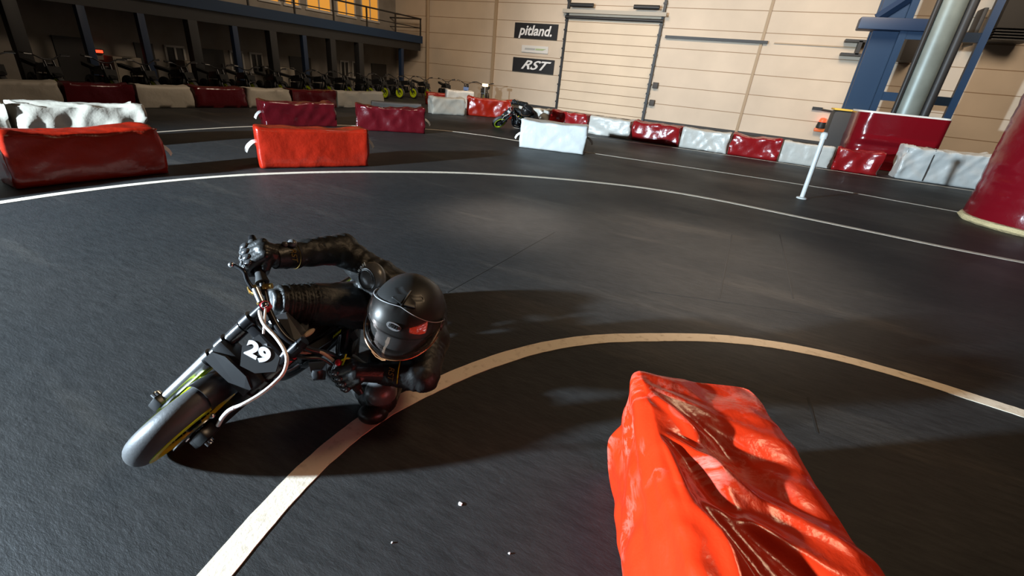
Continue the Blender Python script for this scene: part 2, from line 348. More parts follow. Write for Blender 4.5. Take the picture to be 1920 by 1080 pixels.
# left building: balcony, pillars, windows, doors
bal = empty('balcony', (-16, 8, 2.0)); tag(bal, 'long blue steel balcony along the left building', 'balcony'); bo = bal.location
MB().box((-16.25, 7.2, 2.34), (1.9, 24.8, .10)).build('deck', M['dark'], bal, off=bo, smooth=False)
MB().box((-15.32, 7.2, 2.30), (.12, 24.8, .30)).build('edge_beam', M['blue'], bal, off=bo, smooth=False)
MB().box((-15.46, 7.2, 1.99), (.16, 24.8, .32)).build('under_beam', M['dark'], bal, off=bo, smooth=False)
for k in range(15): MB().box((-15.34, -4.6 + k * 1.72 + .05, 2.80), (.05, .05, .72)).build('railing_post', M['dark'], bal, off=bo, smooth=False)
MB().tube([(-15.34, -5, 3.15), (-15.34, 19.58, 3.15), (-17.2, 19.58, 3.15)], .03, 8).build('handrail', M['dark'], bal, off=bo)
MB().tube([(-15.34, -5, 2.78), (-15.34, 19.58, 2.78), (-17.2, 19.58, 2.78)], .018, 8).build('middle_rail', M['dark'], bal, off=bo)
for k, y in enumerate([3.6, 5.2, 6.5, 7.8, 9.1, 10.4, 11.7, 13.0, 14.25, 15.7, 18.3]):
    thick = k in (1, 4, 6, 8, 9); p = empty('support_pillar', (-15.46, y, 0))
    words = ['first', 'second', 'third', 'fourth', 'fifth', 'sixth', 'seventh', 'eighth', 'ninth', 'tenth', 'eleventh']
    tag(p, '%s pillar under the balcony, %s from the left' % ('thick black' if thick else 'slim dark blue', words[k]), 'pillar', 'pillars under the balcony')
    s_ = .26 if thick else .17
    MB().box((0, 0, .93), (s_, s_, 1.80), bev=.01).build('shaft', M['dark'] if thick else M['darkblue'], p)
    MB().box((0, 0, .015), (s_ + .14, s_ + .14, .03)).build('base_plate', M['dark'], p)
nwin = 0
def window(y0, y1, z0, z1, lit=True):
    global nwin; nwin += 1
    y0, y1 = sorted((y0, y1)); o = MB()
    for yy in (y0, y1, (y0 + y1) / 2): o.box((-17.19, yy, (z0 + z1) / 2), (.08, .06, z1 - z0))
    o.box((-17.19, (y0 + y1) / 2, z0), (.10, y1 - y0 + .14, .08)); o.box((-17.19, (y0 + y1) / 2, z1), (.08, y1 - y0 + .06, .06))
    f = struct(o.build('window_%d' % nwin, M['winframe'], smooth=False))
    MB().box((-17.195, (y0 + y1) / 2, (z0 + z1) / 2), (.03, y1 - y0 - .05, z1 - z0 - .05)).build('pane', M['orangewin'] if lit else M['glassdark'], f, smooth=False)
for y0, y1 in ((9.9, 10.9), (11.4, 12.3), (12.7, 13.5), (13.75, 14.4), (14.75, 15.95), (16.3, 17.3), (17.7, 18.75)): window(y0, y1, 2.85, 4.3)
for y0, y1 in ((9.2, 9.75), (11.3, 11.75), (12.05, 12.5), (16.3, 16.75), (17.0, 17.45)): window(y0, y1, .45, 1.08, False)
for k, (y0, y1) in enumerate([(6.45, 7.3), (8.35, 8.85), (10.2, 11.05), (13.7, 14.7), (18.2, 19.2)]):
    y = (y0 + y1) / 2; d = struct(MB().box((-17.18, y, .55), (.06, y1 - y0, 1.10)).build('door_%d' % (k + 2), M['glassdark'], smooth=False))
    MB().tube([(-17.12, y1 - .1, .55), (-17.12, y1 - .1, .68)], .015).build('door_handle', M['grey'], d)
p = onX(181, 96, -17.1); e_ = empty('emergency_light', p); tag(e_, 'small glowing red light on the dark left wall', 'light')
MB().box((-.03, 0, 0), (.06, .34, .12)).build('housing', M['dark'], e_, smooth=False); MB().box((.01, 0, 0), (.03, .28, .07)).build('red_lens', M['redlight'], e_, smooth=False)
for k, (y, ww) in enumerate([(7.75, .7), (12.9, .8), (9.55, .5)]):
    q = empty('cupboard', (-16.7, y, 0)); tag(q, ['pale cupboard under the red light by the dark door', 'pale cupboard right of the twin ground floor windows', 'narrow pale cupboard below the first ground floor window'][k], 'cupboard', 'cupboards below the balcony')
    MB().box((0, 0, .36), (.5, ww, .70), bev=.01).build('body', M['cupboard'], q)
    MB().box((.26, 0, .36), (.02, ww - .08, .6)).build('cupboard_door', M['cupboard'], q, smooth=False); MB().box((.28, .1, .4), (.02, .02, .12)).build('handle', M['grey'], q, smooth=False)

# ------------------------------------------------------------------ painted lines and floor marks
def smooth_path(pts, seg=10):
    P = [V(p) for p in pts]; P = [P[0] * 2 - P[1]] + P + [P[-1] * 2 - P[-2]]; out = []
    for i in range(1, len(P) - 2):
        for j in range(seg):
            t = j / seg; a, b_, c, d = P[i - 1:i + 3]
            out.append(.5 * ((2 * b_) + (c - a) * t + (2 * a - 5 * b_ + 4 * c - d) * t * t + (3 * b_ - a - 3 * c + d) * t ** 3))
    return out + [P[-2]]
def strip(name, pix, width, label, m=None, h=.0025, cat='line', seg=10):
    pts = smooth_path([fl(*p) for p in pix], seg); o = MB(); vs = []
    rnd = random.Random(len(pix))
    for i, p in enumerate(pts):
        t = (pts[min(i + 1, len(pts) - 1)] - pts[max(i - 1, 0)]).normalized(); n = V((-t.y, t.x, 0)) * (width / 2 * (1 + rnd.uniform(-.04, .04)))
        vs += [p + n, p - n, p + n + Z * h, p - n + Z * h]
    fs = []
    for i in range(len(pts) - 1):
        a = 4 * i; c = a + 4
        fs += [(a + 2, a + 3, c + 3, c + 2), (a, a + 2, c + 2, c), (a + 1, c + 1, c + 3, a + 3), (a, c, c + 1, a + 1)]
    fs += [(0, 1, 3, 2), (4 * len(pts) - 4, 4 * len(pts) - 2, 4 * len(pts) - 1, 4 * len(pts) - 3)]
    o.add(vs, fs); r = o.build(name, m or M['line'], smooth=False)
    return tag(r, label, cat)
strip('track_line', [(330, 1160), (402, 1080), (505, 960), (600, 862), (700, 783), (800, 730), (905, 685), (1010, 653), (1110, 637), (1210, 633), (1330, 634), (1440, 645), (1560, 668), (1700, 706), (1820, 744), (1920, 776), (2040, 815), (2200, 872), (2420, 960)], .088,
      'cream curved line that passes under the rider and the foreground barrier', seg=8)
strip('track_line', [(-120, 398), (0, 380), (130, 361), (270, 344), (400, 332), (500, 326), (620, 322.5), (730, 322), (860, 324), (980, 330), (1100, 340), (1220, 354), (1340, 374), (1500, 407), (1640, 436), (1780, 465), (1920, 492), (2080, 521), (2300, 562), (2560, 612)], .085,
      'long white line curving across the floor in front of the bright red barrier', seg=8)
strip('track_line', [(180, 258), (305, 247), (475, 237), (640, 235), (810, 243), (900, 253), (965, 263), (1110, 287), (1300, 315), (1560, 355), (1700, 380), (1812, 400)], .06,
      'thin pale line passing behind the single white barrier', seg=6)
strip('track_line', [(960, 239), (1100, 256), (1250, 275), (1400, 296), (1530, 315), (1700, 340), (1880, 366)], .03, 'thinnest tan line along the foot of the right barrier row', seg=4)
for px, lab in (([(838, 548), (1040, 435)], 'leading from the rider up towards the hall'), ([(1215, 546), (1580, 597)], 'crossing the floor above the tip of the rider shadow'),
                ([(1348, 560), (1372, 440)], 'running up towards the right barrier row'), ([(1487, 560), (1462, 440)], 'right of the other short upright seam'), ([(1515, 745), (1532, 812)], 'in the lit strip right of the red foreground barrier')):
    strip('floor_joint', px, .011, 'thin dark floor seam ' + lab, M['groove'], .0012, 'seam', 4)
rnd = random.Random(4)
def chip(px, py, s, label):
    c = fl(px, py); n = 7; o = MB(); a0 = rnd.random() * 6
    o.prism([c + V((math.cos(a0 + 2 * math.pi * i / n), math.sin(a0 + 2 * math.pi * i / n), 0)) * s * rnd.uniform(.5, 1.1) for i in range(n)], (0, 0, .004))
    tag(o.build('paint_chip', M['chip'], smooth=False), label, 'chip', 'pale chips on the floor')
chip(862, 945, .009, 'pale chip on the floor left of the red foreground barrier')
chip(955, 1038, .004, 'tiny pale chip on the floor below the larger chip')
chip(735, 1018, .003, 'tiny pale chip on the floor right of the lit cream line')

# ------------------------------------------------------------------ vinyl barriers
def barrier(p0, p1, W, H, m, label, seed=0, amp=.022, res=.05, straps=(), group=None, cat='barrier', z0=0, lean=0, name='foam_barrier', custom=None, fold=True, corner=.03, band=None):
    """p0-p1: foot of the face towards the track; the body lies on the left of p0->p1"""
    p0 = V((p0[0], p0[1], 0)); p1 = V((p1[0], p1[1], 0)); u = (p1 - p0).normalized(); L_ = (p1 - p0).length; n = V((-u.y, u.x, 0))
    c = (p0 + p1) / 2 + n * W / 2; root = empty(name, (c.x, c.y, z0), Matrix((u, n, Z)).transposed())
    tag(root, label, cat, group)
    nx, ny, nz = [max(6, int(k / res)) for k in (L_, W, H)]; hx, hy, hz = L_ / 2, W / 2, H / 2
    idx = {}; vs = []; fs = []
    def vid(i, j, k):
        if (i, j, k) not in idx: idx[(i, j, k)] = len(vs); vs.append((i, j, k))
        return idx[(i, j, k)]
    for i in range(nx):
        for j in range(ny):
            for k in (0, nz): fs.append((vid(i, j, k), vid(i + 1, j, k), vid(i + 1, j + 1, k), vid(i, j + 1, k)))
        for k in range(nz):
            for j in (0, ny): fs.append((vid(i, j, k), vid(i + 1, j, k), vid(i + 1, j, k + 1), vid(i, j, k + 1)))
    for j in range(ny):
        for k in range(nz):
            for i in (0, nx): fs.append((vid(i, j, k), vid(i, j + 1, k), vid(i, j + 1, k + 1), vid(i, j, k + 1)))
    S = V((seed * 7.31, seed * 3.17, seed * 1.9)); out = []; rr = random.Random(seed)
    a1, a2 = rr.uniform(.4, 1.1), rr.uniform(-1.1, -.3)
    for i, j, k in vs:
        p = V((-hx + L_ * i / nx, -hy + W * j / ny, -hz + H * k / nz))
        q = V([max(-h + corner, min(h - corner, t)) for h, t in zip((hx, hy, hz), p)]); d = p - q
        if d.length > 1e-6: d.normalize(); p = q + d * corner
        else: d = V((0, 0, 1))
        if custom: p = custom(p, d, hx, hy, hz)
        else:
            e = 0
            for ang, fr in ((a1, 3.4), (a2, 5.2)):
                sx = p.x * math.cos(ang) + p.z * math.sin(ang) + p.y * .6; sy = -p.x * math.sin(ang) + p.z * math.cos(ang) + p.y * .4
                r = 1 - abs(noise.noise(V((sx * fr, sy * fr * .33, p.y * 1.2)) + S)) * 2.6
                e += max(-.6, r) * (1.0 if fr < 4 else .6)
            e += .5 * noise.noise(p * 9 + S)
            endk = max(0, 1 - (hx - abs(p.x)) / .16); e *= 1 + .8 * endk
            lowk = min(1, (p.z + hz) / .08)
            p = p + d * amp * (e - .6) * (.35 + .65 * lowk)
            p.z -= .018 * max(0, 1 - (p.x / hx) ** 2) * (1 if d.z > .5 else 0)
            p.y += lean * (p.z + hz)
            if fold and abs(d.x) > .7:                          # envelope fold on the end
                p.x -= math.copysign(.02 * max(0, 1 - abs(abs(p.y) - hy * (.5 + .5 * abs(p.z) / hz)) / .06), p.x)
        p.x = max(-hx, min(hx, p.x)); p.z = max(p.z, -hz + .004); out.append(p + V((0, 0, hz)))
    if custom:                                                  # relax the creases a little
        nb = [set() for _ in out]
        for f in fs:
            for a, b_ in zip(f, f[1:] + f[:1]): nb[a].add(b_); nb[b_].add(a)
        for _ in range(4): out = [p * .45 + sum((out[t] for t in nb[i]), V()) * (.55 / len(nb[i])) for i, p in enumerate(out)]
    MB().add(out, fs).build('cover', m, root, angle=75)
    for sx, zz, yy in straps:                                    # loose strap tails at the ends
        s = 1 if sx > 0 else -1; o = MB(); x = s * hx
        pts = smooth_path([(x - s * .03, yy, zz), (x + s * .03, yy - .03, zz - .01), (x + s * .09, yy - .05, zz - .06), (x + s * .12, yy - .05, zz - .12)], 5)
        vv = []
        wv = V((s * .014, .008, .014)); th = V((0, -.004, 0))
        for i, q in enumerate(pts): vv += [q + wv, q - wv, q + wv + th, q - wv + th]
        ff = []
        for i in range(len(pts) - 1):
            a = 4 * i; c_ = a + 4; ff += [(a, a + 1, c_ + 1, c_), (a + 2, c_ + 2, c_ + 3, a + 3), (a, c_, c_ + 2, a + 2), (a + 1, a + 3, c_ + 3, c_ + 1)]
        ff += [(0, 2, 3, 1), (len(vv) - 4, len(vv) - 3, len(vv) - 1, len(vv) - 2)]
        o.add(vv, ff).build('strap', M['strap'], root, smooth=False)
    if band is not None:                                        # dark ratchet band round the body
        MB().box((band, -hy - .012, hz), (.02, .012, H - .04)).box((band, 0, H + .004), (.02, W, .012)).build('ratchet_band', M['box'], root, smooth=False)
    return root
def fx(x, y, z=0): p = fl(x, y, z); return (p.x, p.y)

# left row against the parked motorcycles (face towards +x)
ys = [2.2, 4.12, 5.2, 6.22, 7.32, 8.42, 9.72, 11.35]
kinds = ['white', 'shadered', 'white', 'shadered', 'white', 'shadered', 'white']
ord_ = ['first', 'second', 'third', 'fourth', 'fifth', 'sixth', 'last']
for k in range(7):
    q0, q1 = fx(*[0, 200]), None
    xx = lambda y: -11.25 + (y - 3.3) * .125
    barrier((xx(ys[k]), ys[k] + .02), (xx(ys[k + 1]), ys[k + 1] - .02), .42, .43, M['canvas'] if kinds[k] == 'white' else M['shadered'],
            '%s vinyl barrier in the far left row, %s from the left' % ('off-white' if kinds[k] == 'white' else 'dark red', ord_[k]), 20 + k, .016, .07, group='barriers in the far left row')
# front left group
barrier((-5.60, .10), (-5.66, 1.38), .42, .47, M['white'], 'white barrier cut off by the left picture edge, before the big red one', 41, .014)
barrier(fx(30, 356), fx(318, 325), .40, .47, M['red'], 'large red barrier at the left edge with a shaded dark front', 42, .014, .035, straps=[(1, .28, 0)])
barrier((-7.38, .95), (-7.20, 2.13), .45, .49, M['canvas'], 'crumpled white barrier behind the large left red one, at picture edge', 43, .03, .035)
barrier((-7.19, 2.18), (-7.0, 3.36), .45, .51, M['canvas'], 'smoother white barrier right behind the large left red one', 44, .024, .035)
barrier(fx(488, 317), fx(694, 313), .36, .47, M['red'], 'bright orange-red barrier with white straps behind the long curved line', 45, .009, .035, straps=[(-1, .30, 0), (1, .33, .1)])
barrier(fx(498, 238), fx(632, 238), .40, .44, M['shadered'], 'shaded red barrier right behind the bright orange-red one', 46, .022, .04, straps=[(-1, .25, 0)])
barrier(fx(668, 244), fx(797, 251), .40, .46, M['shadered'], 'glossy shaded red barrier right of and behind the bright orange-red one', 47, .026, .035, straps=[(1, .27, 0)])
# centre
barrier(fx(972, 276), fx(1095, 291), .55, .52, M['coolwhite'], 'single clean white barrier standing on the track before the right row', 48, .010, .035, straps=[(1, .3, 0), (-1, .25, 0)])
barrier(fx(697, 206), fx(790, 212), .38, .24, M['kerb'], 'low dark grey barrier between the left row and the rear white one', 49, .006, .07)
barrier(fx(810, 214), fx(872, 217), .40, .47, M['canvas'], 'off-white barrier left of the red one beside the far rider', 50, .022, .045)
barrier(fx(874, 216), fx(960, 224), .42, .52, M['red'], 'red barrier directly left of the far rider', 51, .03, .04)
barrier((-10.75, 14.1), (-10.2, 14.75), .4, .42, M['red'], 'small bright red barrier far behind, next to the yellow fronted motorcycles', 52, .02, .06)
barrier((-9.95, 14.1), (-9.25, 14.75), .4, .58, M['white'], 'taller white barrier far behind the off-white one', 53, .02, .06)
# right row
px = [(998, 1030, 'white'), (1030, 1103, 'red'), (1103, 1185, 'white'), (1185, 1278, 'red'), (1278, 1370, 'white'), (1370, 1467, 'red'), (1467, 1566, 'white'), (1568, 1660, 'red')]
nm = ['first', 'second', 'third', 'fourth', 'fifth', 'sixth', 'seventh', 'eighth']
for k, (x0, x1, c_) in enumerate(px):
    a = onY(x0, 214 + (x0 - 1030) * .134, 12.45).x; b_ = onY(x1, 214 + (x1 - 1030) * .134, 12.45).x
    if k == 0: a -= .5
    barrier((a + .015, 12.45), (b_ - .015, 12.45), .42, .47, M['white'] if c_ == 'white' else M['rowred'], '%s barrier, %s from the left in the row before the back wall' % ('crumpled white' if c_ == 'white' else 'glossy red', nm[k]), 60 + k, .02 if c_ == 'white' else .028, .045, group='barriers in the right row')
p0 = fx(1676, 334); p1 = fx(1838, 357)
barrier(p0, p1, .5, .66, M['coolwhite'], 'large crumpled white barrier with a dark band at the right end of the row', 71, .028, .035, band=-.25)

# foreground barrier with hand-placed folds
def fore(p, d, hx, hy, hz):
    # local x: far end (-) to near end (+); local y: lit left side (-) to right (+)
    s = p.x + hx; t = p.y + hy; z = p.z; top = max(0, d.z); side = max(0, -d.y); e = 0
    # pleats that fan out from gathers on the lit edge
    for s0, t0, fans in ((.08, .03, ((.38, .10, .20, .034), (.74, .22, .10, -.030), (1.10, .2, .2, .016))), (.27, .02, ((.30, .16, .08, .030), (.62, .10, .16, -.034), (.92, .14, .10, .036), (1.3, .2, .2, -.02))),
                         (.50, .04, ((.34, .10, .12, .028), (.66, .16, .10, -.036), (1.0, .12, .2, .034))), (.74, .0, ((.42, .12, .1, .030), (.8, .2, .12, -.034), (1.2, .1, .2, .026)))):
        dx, dy = s - s0, t - t0
        r = math.hypot(dx, dy); th = math.atan2(dy, dx) + .22 * noise.noise(V((s * 4, t * 4, s0 * 9)))
        for c_, w0, w1, am in fans:
            k = (th - c_) / (w0 if th < c_ else w1)
            if abs(k) < 1: e += am * (1 - abs(k)) ** 1.3 * min(1, r / .14) * max(0, 1 - r / .75)
    e += .014 * noise.noise(V((s * 3.2, t * 4, z * 3))) + .005 * (1 - abs(noise.noise(V((s * 9 - t * 7, t * 6, z * 6)))) * 3)
    q = p + d * e * (1 if top > .2 else .6)
    if side > .2:
        q.y += .026 * math.sin(s * 7 + z * 5 + 1) * (1 - (z / hz) ** 2) - .028 * max(0, 1 - abs(z + hz * .30) / .16)
        q.y += .013 * (1 - abs(noise.noise(V((s * 3 + z * 3, z * 6, 3.3)))) * 3) + .02 * max(0, 1 - abs(s - .42) / .05) * max(0, 1 - abs(z - .02) / .10)
    q.z -= .024 * top * t / (2 * hy) + .030 * top * max(0, 1 - s / .10) * (t / (2 * hy)) ** 2
    q.z -= .020 * top * max(0, 1 - abs(t - .24) / .12)
    return q
u = V((.42, -.907, 0)).normalized(); fa = V((-.185, 1.325, 0))
barrier((fa.x, fa.y), tuple((fa + u * 1.25).xy), .415, .465, M['redscuff'], 'scuffed orange-red vinyl barrier filling the right foreground', 80, res=.008, custom=fore, corner=.035)

# ------------------------------------------------------------------ right side: columns, pads, frame
YB = 16.0
def rect_post(x, y, z0, z1, sx, sy, name, m, parent, off): return MB().box((x, y, (z0 + z1) / 2), (sx, sy, z1 - z0), bev=.01).build(name, m, parent, off=off)
xl, xr = onY(1581, 207, YB).x, onY(1628, 207, YB).x
col = empty('steel_column', ((xl + xr) / 2, YB, 0)); tag(col, 'broad blue steel column with a dark padded foot behind the right row', 'column'); o_ = col.location
xc = o_.x; cw = xr - xl
MB().box((xc, YB, 3.1), (cw, .12, 6.2)).box((xc, YB + .5, 3.1), (cw, .12, 6.2)).box((xc, YB + .25, 3.1), (.1, .5, 6.2)).build('shaft', M['blue'], col, off=o_, smooth=False)
zt = onY(1600, 209, YB - .1).z
MB().box((xc - .05, YB + .2, zt / 2), (cw + .34, .86, zt), bev=.12).build('foot_pad', M['darkgrey'], col, off=o_)
MB().box((xc - .05, YB + .2, zt + .015), (cw + .36, .88, .05), bev=.02).build('yellow_rim', M['yellowrim'], col, off=o_)
z0, z1 = onY(1650, 58, YB - .1).z, onY(1650, 35, YB - .1).z
MB().box((xc + .1, YB - .12, (z0 + z1) / 2), (cw + .95, .5, z1 - z0), bev=.03).build('cross_bracket', M['darkblue'], col, off=o_)
MB().tube([(xc - .3, YB - .1, z1), (xc + .9, YB - .1, z1 + 1.1)], .11, 4).build('diagonal_brace', M['darkblue'], col, off=o_, smooth=False)
# round duct
YD = 14.6
dx = (onY(1676, 207, YD).x + onY(1733, 213, YD).x) / 2; dr = (onY(1733, 213, YD).x - onY(1676, 207, YD).x) / 2
duct = empty('duct_column', (dx, YD + .3, 0)); tag(duct, 'round grey-green duct rising from the red wrapped pad', 'column'); o_ = duct.location
MB().lathe([(dr * .94, 0), (dr * .94, 6.2)], (dx, YD + .3, 0), n=40).build('duct', M['greygreen'], duct, off=o_)
MB().tube([(dx + dr + .06, YD + .25, 0), (dx + dr + .06, YD + .25, 6.2)], .10, 10).build('black_cable_duct', M['dark'], duct, off=o_)
MB().tube([(dx - dr + .02, YD + .1, 0), (dx - dr + .02, YD + .1, 6.2)], .05, 10).build('black_conduit', M['dark'], duct, off=o_)
# blue ladder frame behind the duct
YF = 15.8
fa_, fb_ = onY(1662, 140, YF).x, onY(1812, 140, YF).x
fr = empty('ladder_frame', ((fa_ + fb_) / 2, YF, 0)); tag(fr, 'slim blue two-post frame with rungs around the round duct', 'frame'); o_ = fr.location
for x in (fa_, fb_): MB().box((x, YF, 3.1), (.15, .15, 6.2)).build('post', M['blue'], fr, off=o_, smooth=False)
for pxl in ((1716, 66), (1668, 181)):
    z = onY(*pxl, YF).z; MB().box(((fa_ + fb_) / 2, YF, z), (fb_ - fa_, .12, .2)).build('rung', M['blue'], fr, off=o_, smooth=False)
# red wrapped pad round the duct foot
ql, qr = onY(1612, 210, 13.9), onY(1788, 226, 13.9); zt2 = (ql.z + qr.z) / 2; zb2 = 0
pad = empty('wrap_pad', ((ql.x + qr.x) / 2, 13.9, 0)); tag(pad, 'wide glossy red wrapped pad around the foot of the round duct', 'pad'); o_ = pad.location
xa, xb = ql.x, qr.x; rr_ = .34; D_ = 1.5; out = []
for cx, cy, a0 in ((xa + rr_, 13.9 + rr_, 180), (xb - .12, 13.9 + .12, 270), (xb - .12, 13.9 + D_ - .12, 0), (xa + rr_, 13.9 + D_ - rr_, 90)):
    r = rr_ if cx < (xa + xb) / 2 else .12
    for k in range(9): a = R_(a0 + k * 11.25); out.append((cx + r * math.cos(a), cy + r * math.sin(a)))
nz = 22; n = len(out); vs = []; inner = [((x - o_.x) * .90 + o_.x, (y - 13.9 - D_ / 2) * .84 + 13.9 + D_ / 2) for x, y in out]
for k in range(nz + 1):
    z = .01 + (zt2 - .01) * k / nz
    for i, (x, y) in enumerate(out):
        e = .03 * noise.noise(V((i * .35, z * 7, 2))) * (1.6 if z < zt2 * .55 else .35)
        vs.append(V((x + (x - o_.x) * e * .6, y + e, z)))
vs += [V((x, y, zt2)) for x, y in inner] + [V((x, y, .01)) for x, y in inner]
rows = [list(range(k * n, k * n + n)) for k in range(nz + 3)]
fs = [(ra[i], ra[(i + 1) % n], rb[(i + 1) % n], rb[i]) for ra, rb in zip(rows, rows[1:] + rows[:1]) for i in range(n)]
MB().add(vs, fs).build('vinyl_wrap', M['padred'], pad, off=o_)
vs = [V((x, y, z)) for z, L_ in ((zt2, out), (zt2 + .035, out), (zt2 + .035, inner), (zt2, inner)) for x, y in L_]; rows = [list(range(k * n, k * n + n)) for k in range(4)]
MB().add(vs, [(ra[i], ra[(i + 1) % n], rb[(i + 1) % n], rb[i]) for ra, rb in zip(rows, rows[1:] + rows[:1]) for i in range(n)]).build('pale_top_edge', M['strap'], pad, off=o_, smooth=False)
# big red pillar at the right edge
pc = V((3.63, 8.72, 0)); R0 = .78
pil = empty('wrap_pillar', pc); tag(pil, 'tall shiny red wrapped pillar at the right picture edge', 'pillar')
vs = []; n = 72; nz = 60; rz = 3.2
for k in range(nz + 1):
    z = .07 + rz * k / nz
    for i in range(n):
        a = 2 * math.pi * i / n; e = .010 * (1 - abs(noise.noise(V((math.cos(a) * 1.6, math.sin(a) * 1.6, z * 9)))) * 3) + .006 * noise.noise(V((a * 2, z * 4, 1)))
        vs.append(V((math.cos(a) * (R0 + e), math.sin(a) * (R0 + e), z)))
fs = [(k * n + i, k * n + (i + 1) % n, (k + 1) * n + (i + 1) % n, (k + 1) * n + i) for k in range(nz) for i in range(n)] + [tuple(range(n))[::-1], tuple(range(nz * n, nz * n + n))]
MB().add(vs, fs).build('vinyl_wrap', M['padred'], pil)
vs = []
for k, (z, r) in enumerate(((0, .80), (.03, .83), (.075, .81), (.085, .77))):
    for i in range(n):
        a = 2 * math.pi * i / n; vs.append(V((math.cos(a) * (r + .02 * noise.noise(V((i * .5, z * 20, 5)))), math.sin(a) * (r + .02 * noise.noise(V((i * .5, z * 20, 5)))), max(0, z + .012 * noise.noise(V((i * .4, 3, k))) if k else 0))))
fs = [(k * n + i, k * n + (i + 1) % n, (k + 1) * n + (i + 1) % n, (k + 1) * n + i) for k in range(3) for i in range(n)] + [tuple(range(n))[::-1], tuple(range(3 * n, 4 * n))]
MB().add(vs, fs).build('foam_edge', M['foam'], pil)
# air unit, cabinets, brackets
def hang(name, label, cat, a, b_, Y, dep, m, extra=None):
    p, q = onY(*a, Y), onY(*b_, Y); x0, x1 = sorted((p.x, q.x)); z0, z1 = sorted((p.z, q.z)); c = V(((x0 + x1) / 2, Y + dep / 2, (z0 + z1) / 2))
    r = empty(name, (c.x, c.y, z0)); tag(r, label, cat); MB().box(c, (x1 - x0, dep, z1 - z0), bev=.02).build('casing', m, r, off=r.location)
    if extra: extra(r, c, x1 - x0, z1 - z0)
    return r
def louvres(r, c, W, H):
    for k in range(4): MB().box((c.x, c.y - .62 if False else c.y, c.z - H / 2 - .05 - k * .07), (W * .96, .9, .03)).build('louvre', M['dark'], r, off=r.location, smooth=False)
hang('air_heater', 'big dark air heater hanging in the upper right corner', 'heater', (1868, 52), (2010, -60), 18.9, 1.0, M['darkgrey'], louvres)
hang('wall_cabinet', 'brown-grey cabinet behind the blue frame, left of the round duct', 'cabinet', (1686, 113), (1738, 74), 19.2, .7, M['box'])
hang('wall_cabinet', 'dark cabinet right of the round duct, above the blue rung', 'cabinet', (1815, 85), (1856, 14), 19.3, .6, M['dark'])
br = empty('wall_bracket', onY(1600, 104, 19.9)); tag(br, 'small black bracket frame on the wall left of the blue column', 'bracket'); o_ = br.location
p, q = onY(1597, 103, 19.8), onY(1630, 79, 19.8)
MB().box(((p.x + q.x) / 2, 19.75, p.z), (1.0, .4, .07)).box(((p.x + q.x) / 2, 19.75, q.z), (1.0, .4, .07)).box((p.x + .1, 19.75, (p.z + q.z) / 2), (.1, .4, q.z - p.z)).build('bracket_bars', M['dark'], br, off=o_, smooth=False)
# beacon on the wall and the arm above it
bp_ = onY(1535, 247, 19.9); be = empty('signal_horn', (bp_.x, 19.85, bp_.z)); tag(be, 'small red, black and orange device low on the wall by the white pole', 'device')
MB().box((0, 0, .06), (.34, .16, .12), bev=.03).build('orange_base', M['orange'], be); MB().lathe([(.14, 0), (.15, .05), (.12, .2)], (0, 0, .12), n=20).build('black_body', M['dark'], be); MB().lathe([(.10, 0), (.11, .05), (.08, .12), (.02, .14)], (0, 0, .32), n=20).build('red_cap', M['redlight'], be)
ap = onY(1537, 206, 19.9); arm = empty('bracket_rod', (ap.x, 19.955, ap.z)); tag(arm, 'thin black rod sticking out above the small red device', 'rod')
MB().tube([(-.1, 0, .02), (.8, 0, -.04)], .035, 8).build('bar', M['dark'], arm); MB().box((-.08, 0, .03), (.3, .09, .1)).build('rod_head', M['dark'], arm, smooth=False)
# white marker pole
b0 = fl(1503, 372); tp = onY(1548, 248, b0.y); pole = empty('marker_pole', b0); tag(pole, 'thin white pole standing on the track before the right barrier row', 'pole')
MB().tube([(0, 0, .02), (tp.x - b0.x, 0, tp.z - .05)], .032, 14).build('shaft', M['coolwhite'], pole)
MB().lathe([(.045, 0), (.048, .03), (.048, .07), (.03, .09)], (tp.x - b0.x, 0, tp.z - .09), n=16).build('cap', M['coolwhite'], pole); MB().lathe([(.075, 0), (.07, .015), (.04, .025)], (0, 0, 0), n=18).build('foot', M['coolwhite'], pole)
# small lamp on a post behind the barriers
lb = onY(908, 188, 17); lt = onY(912, 160, 17); lp = empty('post_lamp', (lb.x, 17, 0)); tag(lp, 'small glowing lamp on a thin post before the back wall', 'lamp')
MB().tube([(0, 0, 0), (.0, 0, lt.z - .06)], .03, 8).build('post', M['grey'], lp); MB().box((0, 0, lt.z), (.22, .1, .10), bev=.02).build('lamp_head', M['warmlight'], lp)
MB().lathe([(.12, 0), (.12, .02), (.03, .04)], n=16).build('foot', M['grey'], lp)

#@@BIKE
# ------------------------------------------------------------------ motorcycle (built upright in its own axes, leaned by its root)
_v = ray(346, 782).normalized(); _a = at(364, 820, 1.5) - at(298, 760, 1.5); _a = (_a - _v * _a.dot(_v)).normalized()
BN = (_a * math.cos(.11) - _v * math.sin(.11)).normalized()          # axle direction, rider's left
BU = (Z - BN * BN.z).normalized(); BF = BN.cross(BU)
WR = .19
BD = (CAM_H - .0125 - BU.z * WR) / -ray(346, 782).z
BC = at(346, 782, BD) - BU * WR
BM = Matrix((BF, BN, BU)).transposed()
def Lp(x, y, d): return BM.transposed() @ (at(x, y, d) - BC)         # pixel + depth -> the motorcycle's own axes
VD = BM.transposed() @ _v                                            # sight line in those axes

